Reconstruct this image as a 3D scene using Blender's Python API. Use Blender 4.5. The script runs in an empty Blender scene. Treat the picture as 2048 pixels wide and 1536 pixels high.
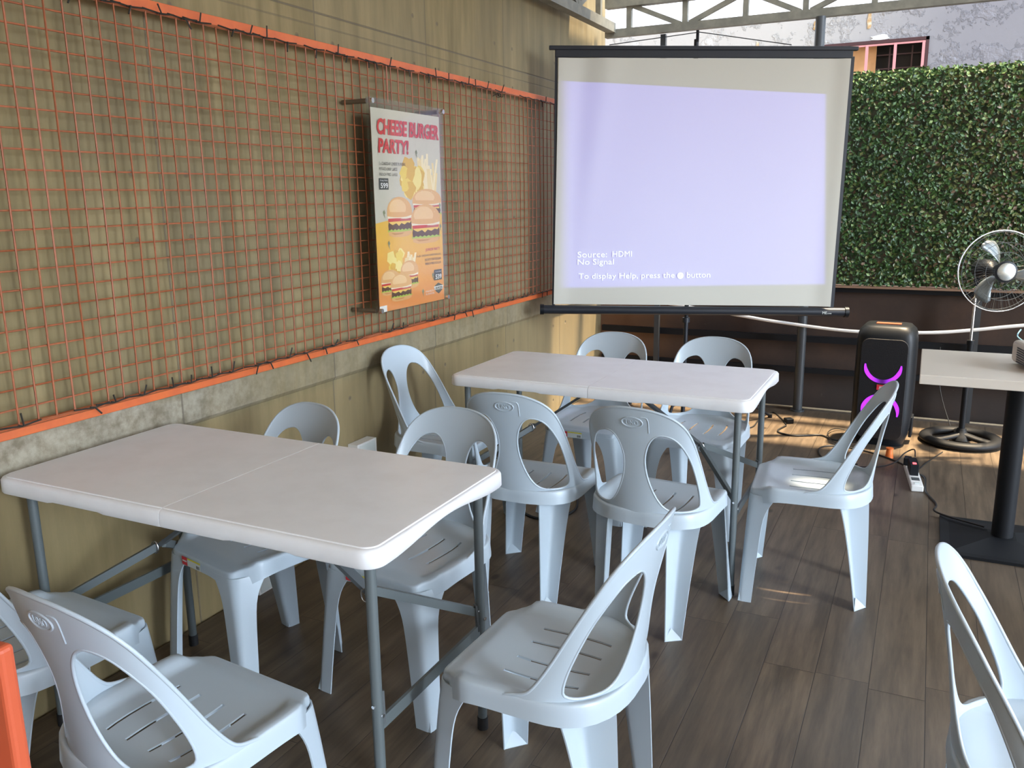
import bpy, bmesh, math, random
from math import sin, cos, pi, radians as R, sqrt, exp, atan2, hypot, asin
from mathutils import Vector, Matrix
from mathutils.geometry import delaunay_2d_cdt
random.seed(7)
sc = bpy.context.scene
COL = sc.collection

# ------------------------------------------------------------------ camera, sky, sun, exposure
FPX, PITCH, ROLL, YAW, CZ = 1697.7, .2164, -.0137, -.4547, 1.4253
fw = Vector((sin(YAW)*cos(PITCH), cos(YAW)*cos(PITCH), -sin(PITCH)))
rt0 = Vector((cos(YAW), -sin(YAW), 0)); up0 = rt0.cross(fw)
rt = rt0*cos(ROLL)+up0*sin(ROLL); up = -rt0*sin(ROLL)+up0*cos(ROLL)
cd = bpy.data.cameras.new('camera'); cam = bpy.data.objects.new('camera', cd); COL.objects.link(cam)
cam.matrix_world = Matrix(((rt.x, up.x, -fw.x, 0), (rt.y, up.y, -fw.y, 0), (rt.z, up.z, -fw.z, CZ), (0, 0, 0, 1)))
cd.sensor_width = 36; cd.lens = FPX*36/2048; cd.clip_start = .05; cd.clip_end = 200
sc.camera = cam
sc.view_settings.view_transform = 'Standard'; sc.view_settings.look = 'None'
sc.view_settings.gamma = 1; sc.view_settings.use_curve_mapping = False
sc.view_settings.exposure = 1.38

w = bpy.data.worlds.new('sky'); sc.world = w; w.use_nodes = True
wt = w.node_tree; wt.nodes.clear()
wo = wt.nodes.new('ShaderNodeOutputWorld'); wb = wt.nodes.new('ShaderNodeBackground')
tc = wt.nodes.new('ShaderNodeTexCoord'); sx = wt.nodes.new('ShaderNodeSeparateXYZ')
wt.links.new(tc.outputs['Generated'], sx.inputs[0])
def wstep(o, a, b):
    n = wt.nodes.new('ShaderNodeMapRange'); n.interpolation_type = 'SMOOTHSTEP'; wt.links.new(o, n.inputs['Value'])
    n.inputs['From Min'].default_value = a; n.inputs['From Max'].default_value = b; return n.outputs[0]
def wmix(f, a, b):
    n = wt.nodes.new('ShaderNodeMix'); n.data_type = 'RGBA'; wt.links.new(f, n.inputs[0])
    for v, i in ((a, n.inputs[6]), (b, n.inputs[7])):
        if isinstance(v, tuple): i.default_value = (*v, 1)
        else: wt.links.new(v, i)
    return n.outputs[2]
# bright open street side (+x), warmer and dimmer towards the viewer's back (-y), blue overhead
ZEN, EAST, SOUTH, LOW, LOBE = (1.1, 1.2, 1.35), (1.2, 1.42, 1.7), (.28, .24, .19), (.30, .30, .30), (15.5, 17.5, 19.8)
wc = wmix(wstep(sx.outputs['Y'], -.2, -.8), ZEN, SOUTH)
wc = wmix(wstep(sx.outputs['X'], .35, .80), wc, EAST)
ld = wt.nodes.new('ShaderNodeVectorMath'); ld.operation = 'DOT_PRODUCT'; wt.links.new(tc.outputs['Generated'], ld.inputs[0]); ld.inputs[1].default_value = (.39, .92, 0)
la = wt.nodes.new('ShaderNodeMath'); la.operation = 'ABSOLUTE'; wt.links.new(ld.outputs['Value'], la.inputs[0])
lm_ = wt.nodes.new('ShaderNodeMath'); lm_.operation = 'MULTIPLY'; wt.links.new(wstep(la.outputs[0], .095, .03), lm_.inputs[0]); wt.links.new(wstep(sx.outputs['X'], .3, .4), lm_.inputs[1])
wc = wmix(lm_.outputs[0], wc, LOBE)
wc = wmix(wstep(sx.outputs['Z'], -.02, -.10), wc, LOW)
wt.links.new(wc, wb.inputs[0]); wb.inputs[1].default_value = 1.0
wt.links.new(wb.outputs[0], wo.inputs[0])

SUNDIR = Vector((.20, .13, 1)).normalized()
sl = bpy.data.lights.new('sun', 'SUN'); so = bpy.data.objects.new('sun', sl); COL.objects.link(so)
sl.energy = 9.0; sl.color = (1, .80, .54); sl.angle = R(2.5)
so.rotation_euler = SUNDIR.to_track_quat('Z', 'Y').to_euler(); so.location = (3, 5, 9)

# ------------------------------------------------------------------ materials
def mat(name, col, rough=.5, metal=0, emit=None, es=0, spec=.5):
    m = bpy.data.materials.new(name); m.use_nodes = True
    b = m.node_tree.nodes['Principled BSDF']
    b.inputs['Base Color'].default_value = (*col, 1); b.inputs['Roughness'].default_value = rough
    b.inputs['Metallic'].default_value = metal; b.inputs['Specular IOR Level'].default_value = spec
    if emit: b.inputs['Emission Color'].default_value = (*emit, 1); b.inputs['Emission Strength'].default_value = es
    return m
class NT:
    def __init__(s, m):
        s.t = m.node_tree; s.b = s.t.nodes['Principled BSDF']
        s.tc = s.t.nodes.new('ShaderNodeTexCoord')
        s.xyz = s.t.nodes.new('ShaderNodeSeparateXYZ'); s.t.links.new(s.tc.outputs['Object'], s.xyz.inputs[0])
    def link(s, a, i):
        if isinstance(a, (int, float)): i.default_value = a
        elif isinstance(a, tuple): i.default_value = a
        else: s.t.links.new(a, i)
    def m(s, op, a, b=0., c=None):
        n = s.t.nodes.new('ShaderNodeMath'); n.operation = op
        s.link(a, n.inputs[0]); s.link(b, n.inputs[1])
        if c is not None: s.link(c, n.inputs[2])
        return n.outputs[0]
    def comb(s, x, y, z):
        n = s.t.nodes.new('ShaderNodeCombineXYZ')
        for a, i in zip((x, y, z), n.inputs): s.link(a, i)
        return n.outputs[0]
    def noise(s, v, scale, detail=4, rough=.55):
        n = s.t.nodes.new('ShaderNodeTexNoise'); s.link(v, n.inputs['Vector'])
        n.inputs['Scale'].default_value = scale; n.inputs['Detail'].default_value = detail; n.inputs['Roughness'].default_value = rough
        return n.outputs['Fac']
    def ramp(s, v, stops, interp='LINEAR'):
        n = s.t.nodes.new('ShaderNodeValToRGB'); s.link(v, n.inputs[0]); n.color_ramp.interpolation = interp
        el = n.color_ramp.elements
        while len(el) < len(stops): el.new(.5)
        for k, (p, c) in enumerate(stops):
            el[k].position = p; el[k].color = (*c, 1) if isinstance(c, tuple) else (c, c, c, 1)
        return n.outputs[0]
    def mix(s, f, a, b, bt='MIX'):
        n = s.t.nodes.new('ShaderNodeMix'); n.data_type = 'RGBA'; n.blend_type = bt
        s.link(f, n.inputs[0])
        for v, i in ((a, n.inputs[6]), (b, n.inputs[7])):
            if isinstance(v, tuple): i.default_value = (*v, 1)
            else: s.t.links.new(v, i)
        return n.outputs[2]
    def near(s, v, at, wid):            # 1 near v==at, 0 beyond wid
        d = s.m('ABSOLUTE', s.m('SUBTRACT', v, at))
        n = s.t.nodes.new('ShaderNodeMapRange'); s.link(d, n.inputs['Value']); n.interpolation_type = 'SMOOTHSTEP'
        s.link(wid, n.inputs['From Max']); n.inputs['From Min'].default_value = wid*.3 if isinstance(wid, float) else 0
        n.inputs['To Min'].default_value = 1; n.inputs['To Max'].default_value = 0
        return n.outputs[0]
    def step(s, v, a, b):
        n = s.t.nodes.new('ShaderNodeMapRange'); s.link(v, n.inputs['Value']); n.interpolation_type = 'SMOOTHSTEP'
        n.inputs['From Min'].default_value = a; n.inputs['From Max'].default_value = b
        return n.outputs[0]
    def color(s, c): s.t.links.new(c, s.b.inputs['Base Color'])
    def bump(s, h, dist=.01, strength=.5):
        n = s.t.nodes.new('ShaderNodeBump'); n.inputs['Distance'].default_value = dist; n.inputs['Strength'].default_value = strength
        s.link(h, n.inputs['Height']); s.t.links.new(n.outputs[0], s.b.inputs['Normal'])

def concrete():
    m = mat('formed_concrete', (.3, .25, .18), .8); n = NT(m); x, y, z = n.xyz.outputs
    pos = n.tc.outputs['Object']
    streak = n.noise(n.comb(0., n.m('MULTIPLY', y, 7.), n.m('MULTIPLY', z, .8)), 1.6, 5, .6)
    blotch = n.noise(pos, 1.7, 5, .6); fine = n.noise(pos, 38, 4, .6)
    base = n.ramp(streak, [(.28, (.120, .090, .034)), (.5, (.210, .162, .070)), (.66, (.275, .212, .098)), (.8, (.35, .275, .145))])
    base = n.mix(n.m('MULTIPLY', n.step(blotch, .42, .68), .55), base, (.155, .128, .070))
    # pour panels differ a little in tone
    idx = n.m('FLOOR', n.m('DIVIDE', n.m('SUBTRACT', y, 2.76), .804))
    wn = n.t.nodes.new('ShaderNodeTexWhiteNoise'); wn.noise_dimensions = '1D'; n.link(idx, wn.inputs['W'])
    base = n.mix(n.m('MULTIPLY', wn.outputs['Value'], .35), base, (.25, .21, .135))
    # tan lower lift, rough pale band of laitance at the lift joint
    base = n.mix(n.m('MULTIPLY', n.m('SUBTRACT', 1., n.step(z, .66, .70)), .35), base, (.28, .20, .09))
    bw = n.m('ADD', .735, n.m('MULTIPLY', n.noise(n.comb(0., y, 0.), 2.2, 3), .14))
    band = n.m('MULTIPLY', n.step(z, .690, .712), n.m('SUBTRACT', 1., n.step(n.m('SUBTRACT', z, bw), -.01, .05)))
    base = n.mix(n.m('MULTIPLY', band, n.m('ADD', .22, n.m('MULTIPLY', n.m('SUBTRACT', 1., n.step(y, 1.9, 2.5)), .5))), base, n.ramp(n.noise(pos, 16, 6, .7), [(.35, (.16, .135, .10)), (.6, (.42, .385, .31))]))
    base = n.mix(n.m('MULTIPLY', fine, .22), base, (.16, .13, .09))
    # joints
    dy = n.m('ABSOLUTE', n.m('SUBTRACT', n.m('FLOORED_MODULO', n.m('ADD', n.m('SUBTRACT', y, 2.76), .402), .804), .402))
    vj = n.near(dy, 0., .005)
    hj = n.m('MAXIMUM', n.near(z, 2.118, .005), n.m('MULTIPLY', n.near(z, 2.071, .004), .6))
    ln = n.m('MAXIMUM', n.m('MULTIPLY', vj, .8), hj)
    base = n.mix(n.m('MULTIPLY', ln, .8), base, (.11, .09, .065))
    # tie holes
    hole = None
    for zz in (.099, .597, 1.312, 1.511, 2.018, 2.224, 3.0):
        d = n.m('SQRT', n.m('ADD', n.m('POWER', n.m('SUBTRACT', dy, .106), 2.), n.m('POWER', n.m('SUBTRACT', z, zz), 2.)))
        hN = n.near(d, 0., .0135); hole = hN if hole is None else n.m('MAXIMUM', hole, hN)
    base = n.mix(n.m('MULTIPLY', hole, .75), base, (.12, .095, .065))
    n.color(base)
    n.bump(n.m('SUBTRACT', n.m('ADD', n.m('MULTIPLY', fine, .15), n.m('MULTIPLY', streak, .25)), n.m('ADD', ln, hole)), .004, .6)
    return m
def floorwood():
    m = mat('wood_planks', (.2, .15, .1), .42); n = NT(m); x, y, z = n.xyz.outputs
    col = n.m('FLOOR', n.m('DIVIDE', n.m('ADD', x, .0555), .1515))
    wn = n.t.nodes.new('ShaderNodeTexWhiteNoise'); wn.noise_dimensions = '1D'; n.link(n.m('ADD', col, .37), wn.inputs['W'])
    off = n.m('MULTIPLY', wn.outputs['Value'], 1.22)
    yy = n.m('ADD', y, off)
    row = n.m('FLOOR', n.m('DIVIDE', yy, 1.22))
    wn2 = n.t.nodes.new('ShaderNodeTexWhiteNoise'); wn2.noise_dimensions = '2D'; n.link(n.comb(col, row, 0.), wn2.inputs['Vector'])
    rnd = wn2.outputs['Value']
    dx = n.m('ABSOLUTE', n.m('SUBTRACT', n.m('FLOORED_MODULO', n.m('ADD', n.m('ADD', x, .0555), .07575), .1515), .07575))
    dl = n.m('ABSOLUTE', n.m('SUBTRACT', n.m('FLOORED_MODULO', n.m('ADD', yy, .61), 1.22), .61))
    g = n.comb(n.m('MULTIPLY', x, 17.), n.m('MULTIPLY', y, 1.5), n.m('MULTIPLY', rnd, 40.))
    grain = n.noise(g, 1.5, 8, .66)
    g2 = n.comb(n.m('MULTIPLY', x, 60.), n.m('MULTIPLY', y, 3.), n.m('MULTIPLY', rnd, 40.))
    fine = n.noise(g2, 2., 4, .6)
    c = n.ramp(grain, [(.3, (.045, .032, .021)), (.44, (.098, .070, .045)), (.56, (.150, .108, .070)), (.72, (.215, .160, .105))])
    c = n.mix(n.m('MULTIPLY', fine, .45), c, (.058, .042, .029))
    c = n.mix(n.m('MULTIPLY', rnd, .40), c, (.080, .063, .048))
    vo = n.t.nodes.new('ShaderNodeTexVoronoi'); n.link(n.comb(n.m('MULTIPLY', x, 4.), n.m('MULTIPLY', y, 2.2), n.m('MULTIPLY', rnd, 9.)), vo.inputs['Vector']); vo.inputs['Scale'].default_value = 1.3
    kn = n.m('SUBTRACT', 1., n.step(n.m('ADD', vo.outputs['Distance'], n.m('MULTIPLY', fine, .05)), .06, .13))
    c = n.mix(n.m('MULTIPLY', kn, .8), c, (.022, .015, .010))
    seam = n.m('MAXIMUM', n.near(dx, 0., .0017), n.near(dl, 0., .0017))
    c = n.mix(n.m('MULTIPLY', seam, .8), c, (.015, .011, .008))
    n.color(c); n.bump(n.m('SUBTRACT', n.m('MULTIPLY', grain, .25), seam), .0015, .5)
    return m
def speckled(name, c1, c2, scale, rough=.6, bump=0, detail=5):
    m = mat(name, c1, rough); n = NT(m); f = n.noise(n.tc.outputs['Object'], scale, detail, .6)
    n.color(n.mix(n.step(f, .35, .7), c1, c2))
    if bump: n.bump(f, bump, .6)
    return m
M = {}
M['concrete'] = concrete(); M['floor'] = floorwood()
M['plastic'] = mat('pale_grey_plastic', (.445, .520, .580), .30)
M['table'] = speckled('cream_tabletop_plastic', (.775, .785, .80), (.735, .74, .75), 9, .36)
M['steel'] = mat('grey_powder_coated_steel', (.105, .125, .130), .4)
M['darksteel'] = mat('dark_grey_steel', (.075, .085, .09), .42)
M['chrome'] = mat('bright_zinc', (.75, .75, .75), .25, 1)
M['rubber'] = mat('black_rubber', (.012, .012, .013), .6)
M['black'] = mat('black_paint', (.007, .008, .010), .55, spec=.25)
M['blackp'] = mat('black_plastic', (.007, .009, .012), .42, spec=.3)
M['orange'] = speckled('orange_paint', (.58, .125, .030), (.50, .105, .030), 14, .45)
M['wire'] = speckled('orange_wire', (.33, .095, .035), (.24, .072, .028), 30, .5)
M['tie'] = mat('dark_tie_wire', (.03, .028, .022), .6, .3)
M['screen'] = mat('white_screen_fabric', (.55, .54, .48), .9)
M['case'] = mat('screen_case_black', (.018, .021, .028), .4, spec=.35)
M['truss'] = speckled('truss_grey_paint', (.13, .125, .10), (.19, .18, .14), 12, .55)
M['post'] = mat('dark_post_paint', (.045, .050, .055), .4)
M['roof'] = mat('roof_sheet', (.82, .80, .74), .7)
M['white'] = mat('white_plastic', (.75, .75, .73), .4)
M['hose'] = mat('white_pvc', (.78, .78, .76), .4)
M['cable'] = mat('black_cable', (.01, .01, .01), .5)
M['deckedge'] = mat('pale_edge_strip', (.50, .40, .27), .5)
M['red'] = mat('red_print', (.62, .03, .045), .5)
M['yellow'] = mat('yellow_print', (.75, .66, .06), .5)
M['labelw'] = mat('white_label_print', (.62, .66, .64), .5)
M['bluecable'] = mat('blue_cable', (.12, .25, .35), .4)
M['orangeplug'] = mat('orange_plastic', (.75, .17, .03), .4); M['orangechair'] = mat('orange_red_plastic', (.56, .105, .045), .35)

# ------------------------------------------------------------------ mesh helpers
class MB:
    def __init__(s): s.v = []; s.f = []; s.mi = []; s.mats = []
    def slot(s, m):
        if m not in s.mats: s.mats.append(m)
        return s.mats.index(m)
    def add(s, vs, fs, m):
        o = len(s.v); k = s.slot(m); s.v += [tuple(v) for v in vs]
        for f in fs: s.f.append([i+o for i in f]); s.mi.append(k)
    def box(s, c, d, m, rz=0, T=None):
        hx, hy, hz = d[0]/2, d[1]/2, d[2]/2; vs = []
        for X in (-hx, hx):
            for Y in (-hy, hy):
                for Z in (-hz, hz):
                    p = Vector((X*cos(rz)-Y*sin(rz)+c[0], X*sin(rz)+Y*cos(rz)+c[1], Z+c[2]))
                    vs.append(T @ p if T else p)
        s.add(vs, [(0, 1, 3, 2), (4, 6, 7, 5), (0, 4, 5, 1), (2, 3, 7, 6), (0, 2, 6, 4), (1, 5, 7, 3)], m)
    def tube(s, pts, r, m, n=10, closed=False, caps=True, flat=None):
        pts = [Vector(p) for p in pts]; N = len(pts); rings = []
        rr = r if isinstance(r, (list, tuple)) else [r]*N
        prev = None
        for i, p in enumerate(pts):
            a = pts[(i-1) % N] if (closed or i > 0) else p; b = pts[(i+1) % N] if (closed or i < N-1) else p
            t = (b-a).normalized()
            if prev is None:
                u = t.cross(Vector((0, 0, 1)))
                if u.length < 1e-3: u = t.cross(Vector((1, 0, 0)))
                u.normalize()
            else:
                u = prev-t*prev.dot(t); u.normalize()
            prev = u; v = t.cross(u)
            fl = flat or 1.
            rings.append([p+(u*cos(2*pi*k/n)+v*sin(2*pi*k/n)*fl)*rr[i] for k in range(n)])
        vs = [q for g in rings for q in g]; fs = []
        for i in range(N if closed else N-1):
            j = (i+1) % N
            for k in range(n): fs.append((i*n+k, i*n+(k+1) % n, j*n+(k+1) % n, j*n+k))
        if caps and not closed: fs += [tuple(range(n))[::-1], tuple((N-1)*n+k for k in range(n))]
        s.add(vs, fs, m)
    def bar(s, a, b, w_, h_, m, upv=(0, 0, 1)):
        a, b = Vector(a), Vector(b); t = (b-a).normalized(); u = t.cross(Vector(upv))
        if u.length < 1e-3: u = t.cross(Vector((0, 1, 0)))
        u.normalize(); v = u.cross(t)
        vs = [p+u*sx_*w_/2+v*sy_*h_/2 for p in (a, b) for sx_, sy_ in ((-1, -1), (1, -1), (1, 1), (-1, 1))]
        s.add(vs, [(0, 1, 2, 3)[::-1], (4, 5, 6, 7), (0, 1, 5, 4), (1, 2, 6, 5), (2, 3, 7, 6), (3, 0, 4, 7)], m)
    def lathe(s, prof, m, c=(0, 0, 0), n=24, T=None):
        vs = []; fs = []
        for r_, z_ in prof:
            for k in range(n):
                p = Vector((c[0]+r_*cos(2*pi*k/n), c[1]+r_*sin(2*pi*k/n), c[2]+z_)); vs.append(T @ p if T else p)
        for i in range(len(prof)-1):
            for k in range(n): fs.append((i*n+k, i*n+(k+1) % n, (i+1)*n+(k+1) % n, (i+1)*n+k))
        s.add(vs, fs, m)
    def prism(s, poly, z0, z1, m, T=None):
        n = len(poly); vs = [Vector((x, y, z0)) for x, y in poly]+[Vector((x, y, z1)) for x, y in poly]
        if T: vs = [T @ v for v in vs]
        s.add(vs, [tuple(range(n))[::-1], tuple(range(n, 2*n))]+[(i, (i+1) % n, n+(i+1) % n, n+i) for i in range(n)], m)
    def build(s, name, parent=None, smooth=None, bevel=0, solid=0, off=-1, seg=2):
        me = bpy.data.meshes.new(name); me.from_pydata(s.v, [], s.f)
        for m in s.mats: me.materials.append(m if not isinstance(m, str) else M[m])
        me.polygons.foreach_set('material_index', s.mi)
        if smooth is not None:
            me.polygons.foreach_set('use_smooth', [True]*len(me.polygons)); me.set_sharp_from_angle(angle=R(smooth))
        me.update()
        o = bpy.data.objects.new(name, me); COL.objects.link(o)
        if parent: o.parent = parent
        if solid:
            d = o.modifiers.new('solid', 'SOLIDIFY'); d.thickness = solid; d.offset = off
        if bevel:
            d = o.modifiers.new('bevel', 'BEVEL'); d.width = bevel; d.segments = seg; d.limit_method = 'ANGLE'; d.angle_limit = R(50)
        return o
def es_(o):
    d = o.modifiers.new('split', 'EDGE_SPLIT'); d.split_angle = R(48)
def recalc(o):
    bm = bmesh.new(); bm.from_mesh(o.data); bmesh.ops.recalc_face_normals(bm, faces=bm.faces); bm.to_mesh(o.data); bm.free()
def tag(o, label=None, cat=None, group=None, kind=None):
    if label: o['label'] = label
    if cat: o['category'] = cat
    if group: o['group'] = group
    if kind: o['kind'] = kind
    return o
def empty(name, loc=(0, 0, 0), rz=0):
    o = bpy.data.objects.new(name, None); COL.objects.link(o); o.location = loc; o.rotation_euler = (0, 0, rz); o.empty_display_size = .1
    return o
def kids(o): return [c for c in bpy.data.objects if c.parent is o]
def copy_tree(o, parent=None):
    c = o.copy(); COL.objects.link(c); c.parent = parent
    for ch in kids(o): copy_tree(ch, c)
    return c
def catmull(pts, n=6, closed=True):
    out = []; N = len(pts)
    for i in range(N if closed else N-1):
        g = lambda k: Vector(pts[k % N]) if closed else Vector(pts[max(0, min(N-1, k))])
        p0, p1, p2, p3 = g(i-1), g(i), g(i+1), g(i+2)
        for j in range(n):
            t = j/n
            out.append(.5*((2*p1)+(p2-p0)*t+(2*p0-5*p1+4*p2-p3)*t*t+(3*p1-p0-3*p2+p3)*t**3))
    if not closed: out.append(Vector(pts[-1]))
    return out
def interp(x, xs, ys):
    if x <= xs[0]: return ys[0]
    for i in range(len(xs)-1):
        if x <= xs[i+1]:
            t = (x-xs[i])/(xs[i+1]-xs[i]); return ys[i]+(ys[i+1]-ys[i])*t
    return ys[-1]
def sinterp(x, xs, ys):                     # smooth (Catmull) interpolation
    if x <= xs[0]: return ys[0]
    if x >= xs[-1]: return ys[-1]
    for i in range(len(xs)-1):
        if x <= xs[i+1]:
            h = xs[i+1]-xs[i]; t = (x-xs[i])/h
            m0 = (ys[i+1]-ys[max(i-1, 0)])/(xs[i+1]-xs[max(i-1, 0)])*h
            m1 = (ys[min(i+2, len(ys)-1)]-ys[i])/(xs[min(i+2, len(xs)-1)]-xs[i])*h
            return (2*t**3-3*t*t+1)*ys[i]+(t**3-2*t*t+t)*m0+(-2*t**3+3*t*t)*ys[i+1]+(t**3-t*t)*m1
def inpoly(x, y, P):
    c = False; n = len(P); j = n-1
    for i in range(n):
        if (P[i][1] > y) != (P[j][1] > y) and x < (P[j][0]-P[i][0])*(y-P[i][1])/(P[j][1]-P[i][1])+P[i][0]: c = not c
        j = i
    return c
def text_geo(txt, size=1., bold=0., align='LEFT', shear=0., res=3):
    cu = bpy.data.curves.new('t', 'FONT'); cu.body = txt; cu.size = size; cu.align_x = align; cu.offset = bold; cu.shear = shear; cu.resolution_u = res
    o = bpy.data.objects.new('t', cu); COL.objects.link(o)
    dg = bpy.context.evaluated_depsgraph_get(); me = bpy.data.meshes.new_from_object(o.evaluated_get(dg))
    vs = [v.co.copy() for v in me.vertices]; fs = [tuple(p.vertices) for p in me.polygons]
    bpy.data.objects.remove(o); bpy.data.curves.remove(cu); bpy.data.meshes.remove(me)
    return vs, fs
def text_fit(txt, w_, h_, bold=0., shear=0., res=3):
    """text scaled to fill w_ x h_, origin at its lower left"""
    vs, fs = text_geo(txt, 1., bold, 'LEFT', shear, res)
    x0 = min(v.x for v in vs); x1 = max(v.x for v in vs); y0 = min(v.y for v in vs); y1 = max(v.y for v in vs)
    return [((v.x-x0)/(x1-x0)*w_, (v.y-y0)/(y1-y0)*h_) for v in vs], fs

# ------------------------------------------------------------------ the setting
WX = -2.16
mb = MB(); mb.box((1.42, .925, -.05), (7.16, 9.85, .1), 'floor'); tag(mb.build('floor'), kind='structure')
mb = MB(); mb.box((1.42, 5.865, -.004), (7.16, .03, .034), 'deckedge'); tag(mb.build('trim_1'), kind='structure')
mb = MB(); mb.box((1.42, 5.842, .004), (7.16, .012, .012), mat('dark_gap', (.08, .06, .045), .7)); tag(mb.build('trim_2'), kind='structure')
# left wall: lower lift stands back 12 mm under a rough lift joint
mb = MB(); prof = [(WX-.012, -.3), (WX-.012, .695), (WX, .712), (WX, 4.2), (WX-.3, 4.2), (WX-.3, -.3)]
ys = (-4., 5.98); vs = [(x, yy, z) for yy in ys for x, z in prof]; n = len(prof)
mb.add(vs, [tuple(range(n)), tuple(range(n, 2*n))[::-1]]+[(i, n+i, n+(i+1) % n, (i+1) % n) for i in range(n)], 'concrete')
wl = mb.build('wall_left'); recalc(wl); tag(wl, kind='structure')
# far parapet wall
def darkwall():
    m = mat('dark_brown_board', (.07, .05, .045), .65, spec=.2); n = NT(m); p = n.tc.outputs['Object']
    f = n.noise(p, 2.3, 6, .6); g = n.noise(p, 40, 4, .6)
    c = n.ramp(f, [(.3, (.034, .024, .020)), (.55, (.055, .037, .029)), (.75, (.085, .050, .035))])
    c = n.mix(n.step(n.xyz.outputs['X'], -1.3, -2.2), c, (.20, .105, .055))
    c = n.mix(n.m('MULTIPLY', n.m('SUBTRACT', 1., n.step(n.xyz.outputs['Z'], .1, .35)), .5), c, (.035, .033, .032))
    sc_ = n.noise(p, 7, 7, .75); c = n.mix(n.m('MULTIPLY', n.step(sc_, .62, .70), .35), c, (.16, .14, .12))
    n.color(c); n.bump(g, .002, .4); return m
M['darkwall'] = darkwall()
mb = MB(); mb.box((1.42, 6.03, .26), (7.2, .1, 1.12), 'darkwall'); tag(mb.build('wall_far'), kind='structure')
mb = MB(); mb.box((1.42, 5.965, .805), (7.2, .04, .03), 'black'); mb.box((1.42, 5.945, .829), (7.2, .075, .014), mat('brown_ledge', (.22, .13, .08), .6))
tag(mb.build('trim_3'), kind='structure')
# neighbour's rendered wall behind, with a grilled window
def render_wall():
    m = mat('lavender_grey_render', (.5, .5, .54), .8); n = NT(m); p = n.tc.outputs['Object']
    f = n.noise(p, 1.3, 6, .6); a = n.noise(p, 5.5, 8, .7); d = n.noise(p, 24, 5, .6)
    peel = n.m('MULTIPLY', n.step(a, .50, .56), n.step(f, .42, .52))
    c = n.mix(f, (.20, .20, .235), (.25, .245, .27)); c = n.mix(n.m('MULTIPLY', n.near(a, .53, .012), .18), c, (.20, .20, .23))
    c = n.mix(n.m('MULTIPLY', n.step(n.xyz.outputs['X'], .2, -1.4), .6), c, (.62, .60, .56))  # paler towards the left: bright sky glare painted into the wall colour
    n.color(c); n.bump(n.m('ADD', n.m('MULTIPLY', peel, n.m('ADD', .5, n.m('MULTIPLY', d, .8))), n.m('MULTIPLY', d, .15)), .018, .7); return m
M['render'] = render_wall()
YB = 8.0
x0, x1, z0, z1 = -.96, -.135, 2.12, 2.645      # window opening
poly_top = [(-5., 2.925), (-1.6, 2.925), (.2, 2.94), (7., 3.05)]
mb = MB()
def quadw(a, b, c, d): mb.add([(p[0], YB, p[1]) for p in (a, b, c, d)], [(0, 1, 2, 3)], 'render')
def topz(x): return interp(x, [p[0] for p in poly_top], [p[1] for p in poly_top])
quadw((-5, -.6), (x0, -.6), (x0, topz(x0)), (-5, 2.925)); 
mb.add([(x0, YB, -.6), (x1, YB, -.6), (x1, YB, z0), (x0, YB, z0)], [(0, 1, 2, 3)], 'render')
mb.add([(x0, YB, z1), (x1, YB, z1), (x1, YB, topz(x1)), (x0, YB, topz(x0))], [(0, 1, 2, 3)], 'render')
mb.add([(x1, YB, -.6), (7, YB, -.6), (7, YB, 3.05), (.2, YB, 2.94), (x1, YB, topz(x1))], [(0, 1, 2, 3, 4)], 'render')
tag(mb.build('wall_back', solid=.25, off=-1), kind='structure')
# window: dark reveal, pink grille, plywood board left half
we = empty('window_1', ((x0+x1)/2, YB+.06, z0)); tag(we, kind='structure')
we_ox, we_oz = (x0+x1)/2, z0
M['reveal'] = mat('dark_reveal', (.06, .022, .025), .7); M['pink'] = mat('pink_painted_steel', (.62, .28, .30), .5)
M['ply'] = speckled('plywood', (.62, .36, .17), (.52, .29, .13), 6, .7)
mb = MB(); W_, H_ = x1-x0, z1-z0
mb.box((0, -.02, H_-.012), (W_, .10, .026), 'reveal'); mb.box((W_/2-.012, -.02, H_/2), (.024, .10, H_), 'reveal')
mb.box((-W_/2+.012, -.02, H_/2), (.024, .10, H_), 'reveal'); mb.box((0, -.02, .012), (W_, .10, .024), 'reveal')
mb.build('window_frame', we)
mb = MB(); mb.box((-.19, .02, H_/2), (.42, .015, H_), 'ply'); mb.build('board', we)
mb = MB(); mb.box((0, .12, H_/2), (W_, .02, H_), mat('dark_interior', (.02, .018, .02), .6)); mb.build('pane', we)
mb = MB()
for xx in (-.385, -.05+.0, .165, .375): mb.bar((xx, -.06, 0), (xx, -.06, H_-.03), .022, .018, 'pink')
mb.bar((-.41, -.06, H_-.035), (.40, -.06, H_-.035), .014, .014, 'pink')
for xx in (.12, .29): mb.bar((xx, .07, 0), (xx, .07, H_-.04), .012, .012, mat('dark_bar', (.10, .06, .07), .5))
for zz in (H_-.21, H_-.10): mb.bar((.02, .075, zz), (.40, .075, zz), .012, .010, M['dark_bar'] if 'dark_bar' in M else mat('dark_bar2', (.10, .06, .07), .5))
mb.build('window_grille', we)
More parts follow.
